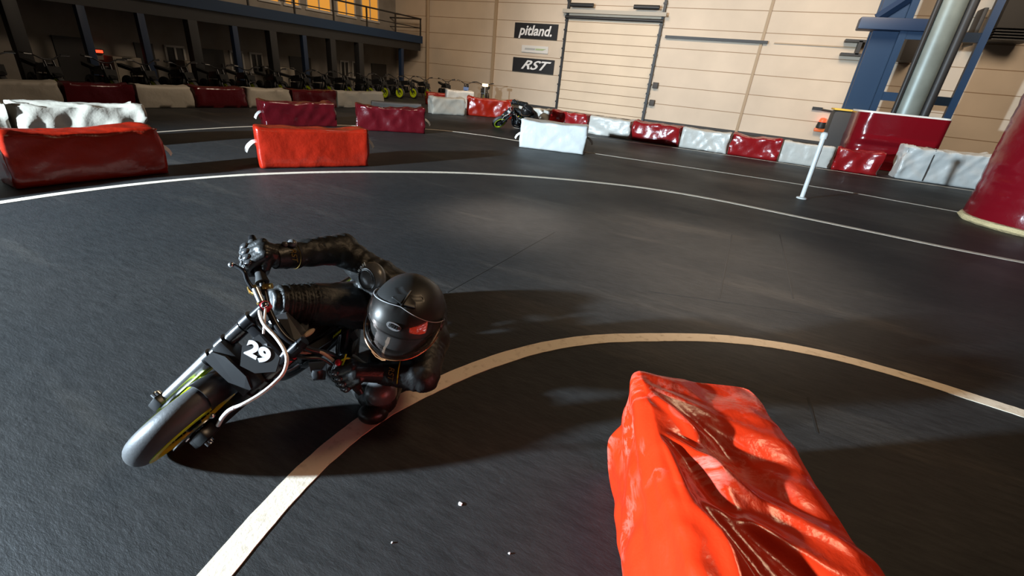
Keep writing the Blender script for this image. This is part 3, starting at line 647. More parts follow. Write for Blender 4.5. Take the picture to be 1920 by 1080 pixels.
bike = empty('motorcycle', BC, BM); tag(bike, 'black pit bike with number 29 and a neon yellow front rim, leaned hard over', 'motorcycle')
def wheel(x, rear=False):
    hub = MB().lathe([(.022, -.05), (.03, -.035), (.03, .035), (.022, .05)], (x, 0, WR), (0, 1, 0), 20)
    for k in range(5):
        a = 2 * math.pi * k / 5 + .3
        for s in (-1, 1): hub.tube([(x + .025 * math.cos(a), s * .018, WR + .025 * math.sin(a)), (x + .125 * math.cos(a + .12 * s), s * .012, WR + .125 * math.sin(a + .12 * s))], .010, 6)
    wname = 'rear_wheel' if rear else 'front_wheel'
    wh = hub.build(wname, M['blackmetal'], bike)
    hw = .044; prof = []
    for k in range(15):                                           # round slick section
        a = R_(-112 + 224 * k / 14); prof.append((WR - .043 + .043 * math.cos(a), hw * math.sin(a)))
    MB().lathe(prof, (x, 0, WR), (0, 1, 0), 72, closed=True).build('tyre', M['tyre'], wh, angle=60)
    b = MB()
    for s, lip in ((-1, .126), (1, .1505)): b.lathe([(.126, s * .034), (lip, s * .0415), (lip + .001, s * .0465), (.128, s * .049), (.118, s * .040), (.118, s * .030)], (x, 0, WR), (0, 1, 0), 64, closed=True)
    b.build('rim', M['yellow'], wh)
    MB().lathe([(.118, -.034), (.122, -.034), (.122, .034), (.118, .034)], (x, 0, WR), (0, 1, 0), 48, closed=True).lathe([(.02, .012), (.12, .012), (.12, -.012), (.02, -.012)], (x, 0, WR), (0, 1, 0), 48, closed=True).build('rim_well', M['blackmetal'], wh)
    d = MB().lathe([(.045, .060), (.088, .060), (.088, .064), (.045, .064)], (x, 0, WR), (0, 1, 0), 40, closed=True)
    for k in range(6): a = math.pi * k / 3; d.tube([(x + .02 * math.cos(a), .060, WR + .02 * math.sin(a)), (x + .05 * math.cos(a + .3), .062, WR + .05 * math.sin(a + .3))], .005, 6)
    d.build('brake_disc', M['silver'], wh)
wheel(0); wheel(-1.08, True)
S = V((-math.sin(R_(24)), 0, math.cos(R_(24)))); AX = V((0, 0, WR)); FO = V((.93, 0, .36))
def fk(t, y=0, f=0): return AX + S * t + V((0, y, 0)) + FO * f
for y in (-.083, .083):
    leg = MB().tube([fk(.20, y), fk(.46, y)], .021, 16).build('fork_leg', M['blackmetal'], bike)
    MB().tube([fk(-.02, y), fk(.0, y), fk(.10, y), fk(.205, y)], [.020, .023, .024, .026], 16).build('fork_slider', M['silver'] if y < 0 else M['blackmetal'], leg)
    MB().tube([fk(.200, y), fk(.225, y)], .029, 16).build('dust_seal', M['blackplastic'], leg)
    MB().tube([fk(.455, y), fk(.478, y)], [.020, .017], 14).build('fork_cap', M['redano'] if y < 0 else M['blackmetal'], leg)
    for t in (.262, .375): MB().tube([fk(t, y), fk(t + .035, y)], .030, 16).build('clamp_ring', M['blackmetal'], leg)
    MB().tube([fk(.31, y), fk(.366, y)], .0245, 16).build('upper_sleeve', M['suitgloss'], leg)
    ex = MB().box(fk(-.01, y * 1.08), (.055, .035, .062), bev=.006).build('axle_block', M['blackmetal'], bike)
    MB().tube([fk(-.01, y * 1.15), fk(-.01, y * 1.5)], .012, 10).build('axle_nut', M['silver'], ex)
MB().tube([AX + V((0, -.12, 0)), AX + V((0, .12, 0))], .010, 12).build('axle', M['silver'], bike)
# yellow decal on the right slider
MB().prism([fk(.06, -.060, .018), fk(.16, -.056, .026), fk(.195, -.056, .002), fk(.10, -.060, -.002)], (0, .004, 0)).build('fork_decal', M['yellow'], bike, smooth=False)
MB().box(fk(.28, 0, .008), (.07, .19, .045), (FO, V((0, 1, 0)), S), bev=.01).build('lower_clamp', M['blackplastic'], bike)
MB().box(fk(.39, 0, -.01), (.07, .19, .03), (FO, V((0, 1, 0)), S), bev=.008).build('upper_clamp', M['blackmetal'], bike)
# fork brace plate across the front and mudguard
MB().prism([fk(.222, -.085, .030), fk(.222, .085, .030), fk(.262, .085, .036), fk(.285, .045, .042), fk(.285, -.045, .042), fk(.262, -.085, .036)], FO * .014).build('fork_brace', M['plateblack'], bike, smooth=False)
vs = []; n = 9; k_ = 22
for i in range(k_):
    a = R_(84 + 84 * i / (k_ - 1)); r = WR + .012 + .012 * max(0, (i - 14) / 8)
    for j in range(n):
        q = R_(-78 + 156 * j / (n - 1)); rr = r - .046 + .048 * math.cos(q); vs.append(V((rr * math.cos(a), .054 * math.sin(q), WR + rr * math.sin(a))))
m0 = len(vs); vs += [V(((p.x) * .985, p.y * .94, WR + (p.z - WR) * .985)) for p in vs]
fs = [(i * n + j, i * n + j + 1, (i + 1) * n + j + 1, (i + 1) * n + j) for i in range(k_ - 1) for j in range(n - 1)]
fs += [tuple(m0 + t for t in f[::-1]) for f in fs]
ring = [j for j in range(n)] + [i * n + n - 1 for i in range(1, k_)] + [(k_ - 1) * n + j for j in range(n - 2, -1, -1)] + [i * n for i in range(k_ - 2, 0, -1)]
fs += [(ring[i], ring[(i + 1) % len(ring)], ring[(i + 1) % len(ring)] + m0, ring[i] + m0) for i in range(len(ring))]
MB().add(vs, fs).build('front_mudguard', M['blackplastic'], bike, angle=50)
# number plate
pl = [Lp(x, y, d) for x, y, d in [(486, 627, 1.47), (454, 650, 1.455), (451, 686, 1.445), (478, 700, 1.445), (516, 697, 1.45), (524, 670, 1.46)]]
ctr = sum(pl, V()) / 6
pn = (pl[1] - pl[0]).cross(pl[3] - pl[0]).normalized(); pn = pn if pn.dot(VD) < 0 else -pn
pl = [p - pn * (p - ctr).dot(pn) for p in pl]; plate = MB().prism(pl, pn * -.010).build('number_plate', M['plateblack'], bike, smooth=False)
tx = (Lp(507, 676, 1.45) - Lp(463, 652, 1.45)).normalized(); ty = (Lp(490, 640, 1.455) - Lp(478, 672, 1.445)); ty = (ty - tx * ty.dot(tx)).normalized()
tx = (tx - pn * tx.dot(pn)).normalized(); ty = (ty - pn * ty.dot(pn) - tx * ty.dot(tx)).normalized()
tp_ = Lp(484, 663, 1.447); tp_ = tp_ + pn * ((ctr - tp_).dot(pn) + .0018)
MB().text('29', .060, tp_, tx, ty, .002, -.2, .0030, 1.35).build('race_number', M['whiteink'], plate, smooth=False)
lm = Lp(492, 646, 1.44); lm = lm + pn * ((ctr - lm).dot(pn) + .001)
MB().prism([lm - tx * .007, lm + tx * .007, lm + tx * .002 + ty * .006, lm - tx * .002 + ty * .004], pn * .001).build('small_mark', M['badge'], plate, smooth=False)
# bars, grips, levers
GRo, GRi = Lp(474, 452, 1.63), Lp(492, 530, 1.565); GLi, GLo = Lp(632, 672, 1.63), Lp(672, 730, 1.665)
hb = MB().curve([GRo, GRi, Lp(506, 585, 1.53), Lp(535, 632, 1.52), Lp(580, 655, 1.56), GLi, GLo], .011, 10).build('handlebar', M['blackmetal'], bike)
for a, b_ in ((GRo, GRi), (GLo, GLi)):
    MB().tube([a, a + (b_ - a) * .05, a + (b_ - a) * .85, b_], [.015, .017, .017, .022], 14).build('grip', M['grip'], bike)
    MB().tube([a + (a - b_).normalized() * .02, a], [.011, .016], 12).build('bar_end', M['blackmetal'], bike)
lv = MB().curve([Lp(476, 545, 1.53), Lp(464, 526, 1.525), Lp(458, 510, 1.52), Lp(444, 500, 1.52), Lp(434, 496.5, 1.52)], [.008, .006], 8).build('brake_lever', M['blackmetal'], bike)
MB().ell(Lp(434, 496.5, 1.52), .010, .010, .010).build('lever_ball', M['silver'], lv)
MB().prism([Lp(464, 537, 1.525), Lp(480, 533, 1.53), Lp(484, 545, 1.53), Lp(476, 552, 1.525), Lp(468, 548, 1.52)], VD * .02).build('lever_perch', M['gold'], bike, smooth=False)
MB().tube([Lp(479, 541, 1.52), Lp(490, 566, 1.515)], .012, 14).build('master_cylinder', M['silver'], bike)
MB().prism([Lp(482, 566, 1.51), Lp(490, 562, 1.51), Lp(494, 572, 1.51), Lp(486, 576, 1.51)], VD * .016).build('banjo_bracket', M['gold'], bike, smooth=False)
MB().tube([Lp(494, 538, 1.55), Lp(510, 536, 1.55)], .010, 10).build('switch_pod', M['gold'], bike)
MB().ell(Lp(497, 572, 1.50), .014, .012, .011).build('banjo_bolt', M['chrome'], bike)
MB().curve([Lp(490, 574, 1.51), Lp(487, 586, 1.49), Lp(495, 608, 1.46), Lp(517, 632, 1.44), Lp(533, 656, 1.42), Lp(538, 676, 1.41), Lp(531, 700, 1.40), Lp(510, 722, 1.39), Lp(485, 741, 1.385), Lp(457, 757, 1.38), Lp(440, 764, 1.39)], .0058, 12).build('brake_hose', M['hose'], bike)
MB().curve([Lp(440, 764, 1.39), Lp(428, 771, 1.40), Lp(417, 783, 1.42), Lp(409, 797, 1.45)], .0068, 12).build('hose_end', M['hose'], bike)
MB().tube([Lp(498, 578, 1.50), Lp(496, 600, 1.47), Lp(494, 626, 1.46)], .004, 8).build('throttle_cable', M['hose'], bike)
MB().curve([Lp(492, 580, 1.52), Lp(480, 594, 1.50), Lp(482, 606, 1.50), Lp(492, 618, 1.50)], .004, 8).build('throttle_cable', M['blackplastic'], bike)
MB().box(Lp(385, 815, 1.50), (.05, .04, .075), bev=.01).build('brake_caliper', M['blackmetal'], bike)
MB().ell(Lp(398, 780, 1.47), .010, .009, .009).build('caliper_bolt', M['silver'], bike)
# clutch side
MB().tube([Lp(627, 697, 1.62), Lp(632, 686, 1.61), Lp(634, 681, 1.605)], .0135, 12).build('clutch_perch', M['silver'], bike)
MB().ell(Lp(635, 680, 1.60), .014, .013, .010).build('kill_button', M['redano'], bike)
MB().curve([Lp(641, 688, 1.60), Lp(646, 674, 1.60), Lp(649, 664, 1.60)], .003, 6).build('clutch_cable', M['yellow'], bike)
MB().curve([Lp(640, 676, 1.60), Lp(652, 672, 1.61), Lp(664, 678, 1.63), Lp(668, 686, 1.65)], .0035, 6).build('clutch_cable', M['yellow'], bike)
MB().curve([Lp(540, 656, 1.55), Lp(570, 661, 1.56), Lp(600, 660, 1.58), Lp(625, 676, 1.61)], .006, 8).build('clutch_cable', M['pipe'], bike)
MB().curve([Lp(536, 668, 1.54), Lp(570, 671, 1.55), Lp(600, 672, 1.58), Lp(622, 684, 1.61)], .005, 8).build('wiring_loom', M['blackplastic'], bike)
MB().box(Lp(543, 672, 1.53), (.03, .03, .02), bev=.004).build('cable_clip', M['redano'], bike)
# airbox / tank front
MB().hexa([Lp(503, 603, 1.60), Lp(516, 594, 1.59), Lp(553, 640, 1.55), Lp(547, 657, 1.55)], [Lp(512, 600, 1.75), Lp(530, 590, 1.74), Lp(570, 640, 1.70), Lp(560, 660, 1.70)]).build('shroud_panel', M['shroud'], bike, smooth=False)
MB().hexa([Lp(516, 592, 1.585), Lp(536, 586, 1.60), Lp(568, 634, 1.57), Lp(553, 642, 1.545)], [Lp(526, 590, 1.80), Lp(548, 580, 1.82), Lp(585, 628, 1.78), Lp(570, 640, 1.74)]).build('tank_panel', M['shroud'], bike, smooth=False)
MB().hexa([Lp(541, 655, 1.545), Lp(553, 642, 1.54), Lp(567, 635, 1.56), Lp(558, 655, 1.57)], [Lp(546, 662, 1.60), Lp(560, 650, 1.60), Lp(572, 640, 1.62), Lp(564, 660, 1.62)]).build('shroud_lip', M['blackplastic'], bike, smooth=False)
MB().ell(Lp(580, 624, 1.66), .03, .010, .008).build('tank_vent', M['pipe'], bike)
# frame, engine, seat, swingarm
f_ = MB()
for y in (-.05, .05):
    f_.curve([(-.2, y * .6, .50), (-.32, y * 1.6, .40), (-.45, y * 2, .24), (-.62, y * 2, .16), (-.75, y * 2, .22)], .016, 8)
    f_.curve([(-.2, y * .6, .53), (-.45, y * 1.4, .40), (-.68, y * 1.1, .28), (-.78, y, .24)], .014, 8)
f_.tube([(-.72, -.08, .34), (-.74, -.08, .22)], .014, 8); f_.tube([(-.72, .08, .34), (-.74, .08, .22)], .014, 8)
f_.build('frame', M['blackmetal'], bike)
e_ = MB().box((-.52, 0, .27), (.30, .20, .17), bev=.035)
eng = e_.build('engine', M['blackmetal'], bike)
MB().lathe([(.075, -.0), (.082, .02), (.07, .035), (.03, .045)], (-.50, .10, .27), (0, 1, 0), 24).build('clutch_cover', M['blackplastic'], eng)
b = MB()
for k in range(7): b.box((-.40 + .010 * k, 0, .33 + .022 * k), (.13, .14, .008))
b.tube([(-.42, 0, .30), (-.335, 0, .49)], .048, 14); b.build('cylinder_fins', M['blackmetal'], eng)
MB().lathe([(.006, -.02), (.024, -.018), (.026, .0), (.020, .018), (.005, .02)], Lp(596, 698, 1.80), BM.transposed() @ Z, 14).build('shift_lever', M['blackplastic'], bike)
MB().hexa([Lp(578, 680, 1.76), Lp(612, 678, 1.78), Lp(610, 712, 1.80), Lp(588, 714, 1.80)], [Lp(582, 676, 1.86), Lp(614, 674, 1.88), Lp(612, 700, 1.88), Lp(590, 702, 1.88)]).build('engine_guard', M['blackplastic'], bike, smooth=False)
MB().curve([(-.36, .0, .40), (-.30, .06, .32), (-.36, .10, .20), (-.55, .12, .14), (-.8, .13, .2)], .018, 10).build('exhaust_header', M['blackmetal'], bike)
MB().tube([(-.84, .10, .24), (-1.08, .11, .30)], [.035, .045], 14).build('silencer', M['blackmetal'], bike)
MB().hexa([(-.30, -.08, .44), (-.30, .08, .44), (-.62, .09, .45), (-.62, -.09, .45)], [(-.30, -.06, .49), (-.30, .06, .49), (-.60, .06, .49), (-.60, -.06, .49)]).build('fuel_tank', M['blackplastic'], bike, smooth=False)
MB().box((-.70, 0, .33), (.30, .13, .05), bev=.025).build('seat', M['grip'], bike)
MB().box((-.95, 0, .335), (.10, .10, .025), (V((.96, 0, .2)), V((0, 1, 0)), V((-.2, 0, .96))), bev=.012).build('rear_mudguard', M['blackplastic'], bike)
for y in (-.075, .075): MB().tube([(-.72, y, .26), (-1.10, y, .20)], .018, 8).build('swingarm', M['blackmetal'], bike)
MB().tube([(-.78, 0, .28), (-.70, 0, .45)], .028, 10).build('shock', M['redano'], bike)
sp = MB().hexa([Lp(572, 652, 1.68), Lp(660, 603, 1.96), Lp(664, 611, 1.96), Lp(580, 664, 1.68)], [Lp(576, 652, 1.74), Lp(660, 603, 2.02), Lp(664, 611, 2.02), Lp(584, 664, 1.74)]).build('side_panel', M['blackplastic'], bike, smooth=False)
b = MB().hexa([Lp(641, 611, 1.885), Lp(660, 601, 1.945), Lp(661, 605, 1.945), Lp(643, 615, 1.885)], [Lp(641, 611, 1.90), Lp(660, 601, 1.96), Lp(661, 605, 1.96), Lp(643, 615, 1.90)])
for k in range(6): x = 624 + k * 2.6; y = 634 - k * 2.1; b.hexa([Lp(x, y, 1.80), Lp(x + 2, y - 6, 1.80), Lp(x + 3, y - 6, 1.80), Lp(x + 1.4, y, 1.80)], [Lp(x, y, 1.82), Lp(x + 2, y - 6, 1.82), Lp(x + 3, y - 6, 1.82), Lp(x + 1.4, y, 1.82)])
b.build('yellow_lettering', M['yellow'], sp, smooth=False)
for y in (-1, 1): MB().tube([(-.70, y * .10, .24), (-.70, y * .19, .25)], .012, 10).build('foot_peg', M['silver'], bike)
MB().hexa([Lp(655, 628, 2.0), Lp(664, 620, 2.0), Lp(672, 634, 2.02), Lp(663, 641, 2.02)], [Lp(657, 626, 2.05), Lp(666, 618, 2.05), Lp(674, 632, 2.07), Lp(665, 639, 2.07)]).build('rear_set', M['shroud'], bike, smooth=False)
# ------------------------------------------------------------------ rider
PO = fl(735, 745)
def remesh(mb, size, it=6):
    me = bpy.data.meshes.new('t'); me.from_pydata([tuple(p) for p in mb.v], [], mb.f)
    b = bmesh.new(); b.from_mesh(me); bmesh.ops.recalc_face_normals(b, faces=b.faces[:]); b.to_mesh(me); b.free()
    o = bpy.data.objects.new('t', me); C.objects.link(o)
    r = o.modifiers.new('r', 'REMESH'); r.mode = 'VOXEL'; r.voxel_size = size
    s = o.modifiers.new('s', 'SMOOTH'); s.factor = .5; s.iterations = it
    me2 = bpy.data.meshes.new_from_object(o.evaluated_get(bpy.context.evaluated_depsgraph_get()))
    out = MB(); out.v = [v.co.copy() for v in me2.vertices]; out.f = [tuple(p.vertices) for p in me2.polygons]; nr = [v.normal.copy() for v in me2.vertices]
    bpy.data.objects.remove(o); bpy.data.meshes.remove(me); bpy.data.meshes.remove(me2)
    return out, nr
def limb(b, pts, rad, n=16):
    b.tube(pts, rad, n)
    for p, r in zip(pts, rad): b.ell(p, r * .995, r * .995, r * .995, n=16, m=10)
rider = empty('person', PO); tag(rider, 'rider in black leathers and black helmet, knee down, leaning the number 29 bike', 'person')
A_ = at
j = dict(head=A_(768, 590, 1.66), neck=A_(784, 588, 1.80), chest=A_(772, 590, 1.90), belly=A_(748, 592, 2.0), pelvis=A_(735, 575, 2.10),
         rsh=A_(712, 524, 1.86), rel=A_(640, 467, 1.83), rwr=A_(524, 481, 1.62), lsh=A_(806, 636, 1.84), lel=A_(794, 705, 1.70), lwr=A_(722, 699, 1.68),
         rhip=A_(700, 572, 1.98), rkn=A_(536, 568, 1.70), rank=A_(604, 606, 2.10), lhip=A_(748, 612, 2.10), lkn=A_(712, 748, 1.83), lank=A_(648, 676, 2.12))
b = MB()
b.ell(j['head'], .085, .085, .10); limb(b, [j['head'], j['neck'], j['chest']], [.06, .065, .11])
limb(b, [j['neck'], j['chest'], j['belly'], j['pelvis']], [.085, .148, .140, .145], 20)
for s in 'rl':
    limb(b, [j['chest'] * .6 + j[s + 'sh'] * .4, j[s + 'sh']], [.12, .082])
    limb(b, [j[s + 'sh'], (j[s + 'sh'] + j[s + 'el']) / 2, j[s + 'el']], [.072, .063, .060])
    limb(b, [j[s + 'el'], j[s + 'el'] * .6 + j[s + 'wr'] * .4, j[s + 'wr']], [.060, .055, .043])
    limb(b, [j['pelvis'], j[s + 'hip']], [.13, .115])
    limb(b, [j[s + 'hip'], (j[s + 'hip'] + j[s + 'kn']) / 2, j[s + 'kn']], [.112, .088, .068], 20)
    limb(b, [j[s + 'kn'], j[s + 'kn'] * .6 + j[s + 'ank'] * .4, j[s + 'ank']], [.070, .064, .045])
# elbow bulk of the right sleeve
b.ell(j['rel'] + CU * .008 + CR * .006, .056, .060, .056)
sb, nr = remesh(b, .008, 8)
def seg_t(p, a, c): d = c - a; t = (p - a).dot(d) / d.length_squared; return t, (p - a - d * max(0, min(1, t))).length
for i, (p, n) in enumerate(zip(sb.v, nr)):
    e = .003 * noise.noise(p * 9) + .0035 * max(0, 1 - abs(noise.noise(V((p.x * 9 + p.z * 8, p.y * 9 - p.x * 5, p.z * 5)))) * 7) + .002 * max(0, 1 - abs(noise.noise(V((p.x * 17 - p.y * 9, p.z * 15, p.y * 12)))) * 6)
    for a, c_, am in (('rel', 'rwr', .006), ('lel', 'lwr', .005), ('rsh', 'rel', .005)):
        t, d = seg_t(p, j[a], j[c_])
        if d < .09 and 0 < t < 1: e += am * .55 * math.sin(t * 30 + 5 * noise.noise(p * 11)) * (.5 + noise.noise(p * 6 + V((3, 1, 0))))
    t, d = seg_t(p, j['rhip'], j['rkn'])
    if .72 < t and d < .1: e += .005 * math.sin(t * 95)          # stretch panel above the knee
    q = p + n * e; q.z = max(q.z, .006); sb.v[i] = q
sb.build('body', M['suit'], rider, off=PO, angle=180)

# gloves -----------------------------------------------------------------
def hand(gc, g, wr, elb, left, text_side):
    g = g.normalized(); w_ = (wr - gc); w_ = (w_ - g * w_.dot(g)).normalized(); k = g.cross(w_).normalized()
    if k.dot(CF) > 0: k = -k
    k = (k * .9 - w_ * .42).normalized(); fwd = -w_; fwd = (fwd - k * fwd.dot(k)).normalized()
    P = lambda a, f, c: gc + g * a + fwd * f + k * c
    b = MB()
    for a in (-.032, -.011, .010, .030): limb(b, [P(a * .8, -.055, .030), P(a, .006, .034)], [.019, .0185], 12)
    limb(b, [P(-.022, -.045, .014), P(.020, -.045, .014)], [.022, .022], 12); limb(b, [wr, P(0, -.05, .022)], [.040, .032], 14)
    for a, ln in zip((-.036, -.012, .012, .034), (.93, 1.05, 1.0, .84)):
        limb(b, [P(a * .9, .002, .034), P(a, .034 * ln, .024), P(a, .043 * ln, -.004), P(a, .024 * ln, -.028), P(a, -.004, -.030)], [.0165, .0145, .0135, .0125, .0115], 10)
    s = -1
    limb(b, [P(s * .030, -.05, .012), P(s * .050, -.026, .000), P(s * .048, -.004, -.022), P(s * .040, .018, -.029)], [.019, .0155, .0135, .0115], 10)
    gm, n2 = remesh(b, .0034, 3); gl = gm.build('glove', M['glove'], rider, off=PO, angle=180)
    for a, ln in zip((-.036, -.012, .012, .034), (.93, 1.05, 1.0, .84)):
        for f, c, r, tl in ((.004, .049, .0135, .15), (.033 * ln, .034, .0105, .75), (.050 * ln, .012, .0090, 1.3)):
            kk = (k * math.cos(tl) + fwd * math.sin(tl)); MB().ell(P(a, f, c), r * .95, r * 1.35, r * .55, (g, kk.cross(g), kk), 14, 8).build('knuckle_guard', M['knuckle'], gl, off=PO)
    ax = (elb - wr).normalized(); st = wr - ax * .02
    MB().tube([st, st + ax * .035, st + ax * .075, st + ax * .082], [.042, .045, .050, .046], 20).build('cuff', M['glove'], gl, off=PO)
    pp = st + ax * .070; a1, a2, a3 = frame(ax)
    if left: MB().lathe([(.0495, -.002), (.053, 0), (.0495, .002)], pp, ax, 28, closed=True).build('piping', M['yellow'], gl, off=PO)
    else: MB().lathe([(.0495, -.0012), (.0515, 0), (.0495, .0012)], pp, ax, 28, closed=True).build('piping', M['gold'], gl, off=PO)
    toc = (CP - pp).normalized(); toc = (toc - ax * toc.dot(ax)).normalized(); yd = ax.cross(toc)
    MB().text('RST', .028, st + ax * .045 + toc * .049, yd * text_side, ax * text_side, .0015, .3, 0, 1).build('cuff_logo', M['gold'], gl, off=PO, smooth=False)
    return gl
toW = lambda p: BC + BM @ p
gR_c = toW(GRo * .55 + GRi * .45); gL_c = toW(GLo * .5 + GLi * .5)
hand(gR_c, toW(GRo) - toW(GRi), j['rwr'], j['rel'], False, 1)
hand(gL_c, toW(GLo) - toW(GLi), j['lwr'], j['lel'], True, 1)

# boots, knee sliders, shoulder and elbow armour ----------------------------
for s, peg in (('r', Lp(606, 604, 2.10)), ('l', V((-.70, .15, .25)))):
    pk = toW(peg); an = j[s + 'ank']; dirn = (BF * .9 + (BN * .5 if s == 'l' else BN * -.3)).normalized()
    b = MB(); ball = pk + BU * .035 + dirn * .02; limb(b, [an, an * .5 + (ball - dirn * .10) * .5, ball - dirn * .09], [.056, .052, .046]); limb(b, [ball - dirn * .09, ball, ball + dirn * .085], [.046, .040, .033])
    bm_, _ = remesh(b, .008, 3); bm_.v = [V((p.x, p.y, max(p.z, .008))) for p in bm_.v]; bm_.build('boot', M['suitgloss'], rider, off=PO, angle=180)
kn = j['lkn']; dn = V((.25, -.35, -.9)).normalized(); a1, a2, a3 = frame(dn, CR)
sl = MB().ell(kn + V((0, 0, -.030)) + V((.012, -.05, 0)), .058, .066, .042, (a1, a2, a3), 22, 14); sl.v = [V((p.x, p.y, max(p.z, .004))) for p in sl.v]
sl = sl.build('knee_slider', M['glove'], rider, off=PO)
MB().curve([at(692, 774, 1.79), at(700, 780, 1.785), at(712, 783, 1.785), at(724, 782, 1.785)], .003, 6).build('slider_edge', M['yellow'], sl, off=PO)
# left knee leather panel lit from the side
MB().ell(kn + BU * .035 - BN * .02, .062, .075, .060, (a1, a2, a3), 18, 12).build('knee_panel', M['suitgrey'], rider, off=PO)
# right shoulder cup facing the camera
c0 = at(698, 520, 1.735); zc = (CP - c0).normalized() * .75 - CR * .62 + CU * .12; zc.normalize(); xa_, ya_, za_ = frame(zc, CR * .75 - CU * .65)
sh = MB().ell(c0, .064, .056, .040, (xa_, ya_, za_), 28, 16).build('shoulder_cup', M['suitgrey'], rider, off=PO)
ring = [c0 + xa_ * (.010 + .042 * math.cos(q)) + ya_ * (-.004 + .034 * math.sin(q)) + za_ * (.040 * math.sqrt(max(.05, 1 - ((.010 + .042 * math.cos(q)) / .064) ** 2 - ((-.004 + .034 * math.sin(q)) / .056) ** 2))) for q in [2 * math.pi * i / 28 for i in range(29)]]
MB().tube(ring, .0028, 6).build('shoulder_seam', M['suitgloss'], sh, off=PO)
ring2 = [c0 + (p - c0) * .80 + za_ * .009 for p in ring]; MB().tube(ring2, .0022, 6).build('shoulder_seam', M['suitgloss'], sh, off=PO)
for i, ch in enumerate('ouoH'):
    t = -.7 + i * .42; dx_ = -math.cos(t * .8) * .045; dy_ = .038 * math.sin(t)
    ps = c0 + xa_ * dx_ + ya_ * dy_ + za_ * (.040 * math.sqrt(max(.08, 1 - (dx_ / .064) ** 2 - (dy_ / .056) ** 2)) + .004)
    MB().text(ch, .020, ps, (ya_ * math.cos(t * .5) + xa_ * math.sin(t * .5)), (-xa_ * math.cos(t * .5) + ya_ * math.sin(t * .5)), .003, 0, .0006).build('sleeve_lettering', M['whiteink'], sh, off=PO, smooth=False)
# left shoulder / upper arm cup
c1 = at(803, 668, 1.755); z1_ = (CP - c1).normalized() - CR * .25; xb_, yb_, zb_ = frame(z1_.normalized(), CR)
s2 = MB().ell(c1, .036, .046, .028, (xb_, yb_, zb_), 22, 14)
for i, p in enumerate(s2.v): d = p - c1; s2.v[i] = c1 + d * (1 + .12 * noise.noise(d * 60))
s2 = s2.build('shoulder_cup', M['suitgrey'], rider, off=PO)
MB().text('DEVO', .014, at(800, 693, 1.70), CR - CU * .1, CU, .002, .2, .0003).build('sleeve_lettering', M['gold'], s2, off=PO, smooth=False)
# right forearm: patches on the sleeve top edge
for px_, py_, d_, r_ in ((548, 456, 1.62, .014), (534, 458, 1.61, .010)): MB().ell(at(px_, py_, d_), r_ * 1.3, r_, r_).build('sleeve_stud', M['suitgrey'], rider, off=PO)

# helmet ------------------------------------------------------------------
hc = at(763, 588, 1.62)
tc_ = (CP - hc).normalized()
_x = (CR - tc_ * CR.dot(tc_)).normalized(); _y = tc_.cross(_x)
roll_, pitch_, yaw_ = R_(-15), R_(45), R_(15)
ha = _x * math.cos(roll_) + _y * math.sin(roll_); hu = -_x * math.sin(roll_) + _y * math.cos(roll_); hf = tc_
hf, hu = hf * math.cos(pitch_) - hu * math.sin(pitch_), hu * math.cos(pitch_) + hf * math.sin(pitch_)
hf, ha = hf * math.cos(yaw_) - ha * math.sin(yaw_), ha * math.cos(yaw_) + hf * math.sin(yaw_)
HM = Matrix((ha, hu, hf)).transposed()                           # local x: rider's left, y: up, z: face
def hpt(az, el, off=0):
    az, el = R_(az), R_(el); d = V((math.sin(az) * math.cos(el), math.sin(el), math.cos(az) * math.cos(el)))
    rx, ry, rz = .124, .132 if d.y > 0 else .150, .152 if d.z > 0 else .150
    r = 1 / ((abs(d.x) / rx) ** 2.25 + (abs(d.y) / ry) ** 2.25 + (abs(d.z) / rz) ** 2.25) ** (1 / 2.25)
    if d.y < 0 and d.z > 0: r *= 1 + .10 * min(1, -d.y * 2.2) * d.z * max(0, 1 - abs(d.x) * 1.3)      # chin bar pushes forward
    if d.y < -.2 and d.z < 0: r *= 1 - .12 * min(1, (-d.y - .2) * 2) * -d.z
    p = d * (r + off); return p
def W(p): return hc + HM @ p
helm = empty('helmet', hc - PO); helm.parent = rider
def hbuild(mb, name, m, par, angle=40): o = mb.build(name, m, par, off=(0, 0, 0), angle=angle); return o
def patch(azs, els, keep, off, thick):
    na, ne = len(azs), len(els); vs = [HM @ hpt(a, e, off(a, e) if callable(off) else off) for e in els for a in azs]; m_ = len(vs)
    vi = [HM @ hpt(a, e, (off(a, e) if callable(off) else off) - thick) for e in els for a in azs]
    fs = []
    for i in range(ne - 1):
        for q in range(na - 1):
            if keep((azs[q] + azs[q + 1]) / 2, (els[i] + els[i + 1]) / 2): fs.append((i * na + q, i * na + q + 1, (i + 1) * na + q + 1, (i + 1) * na + q))
    ed = {}
    for f in fs:
        for a, b_ in zip(f, f[1:] + f[:1]): ed[(a, b_)] = 1
    out = fs + [tuple(m_ + t for t in f[::-1]) for f in fs] + [(a, b_, b_ + m_, a + m_) for (a, b_) in ed if (b_, a) not in ed]
    used = sorted({t for f in out for t in f}); mp = {t: i for i, t in enumerate(used)}; al = vs + vi
    return MB().add([al[t] for t in used], [tuple(mp[t] for t in f) for f in out])
lin = lambda a, b_, n: [a + (b_ - a) * i / n for i in range(n + 1)]
port = lambda a, e: abs(a) < 74 and -15 - 4 * (1 - abs(a) / 74) < e < 11 - (abs(a) / 74) ** 2 * 4
def ridge(a, e):
    o = 0
    if abs(a) < 60 and 64 < e < 70: o -= .002                     # vent strips on the brow
    if 8 < abs(a) < 30 and 40 < e < 56: o += .003 * min(1, (e - 40) / 10)
    if -46 < e < -38 and abs(a) < 26: o -= .008
    return o
shell = hbuild(patch(lin(-180, 180, 120), lin(-52, 89.9, 64), lambda a, e: not port(a, e), ridge, .006), 'shell', M['helmet'], helm, 35)
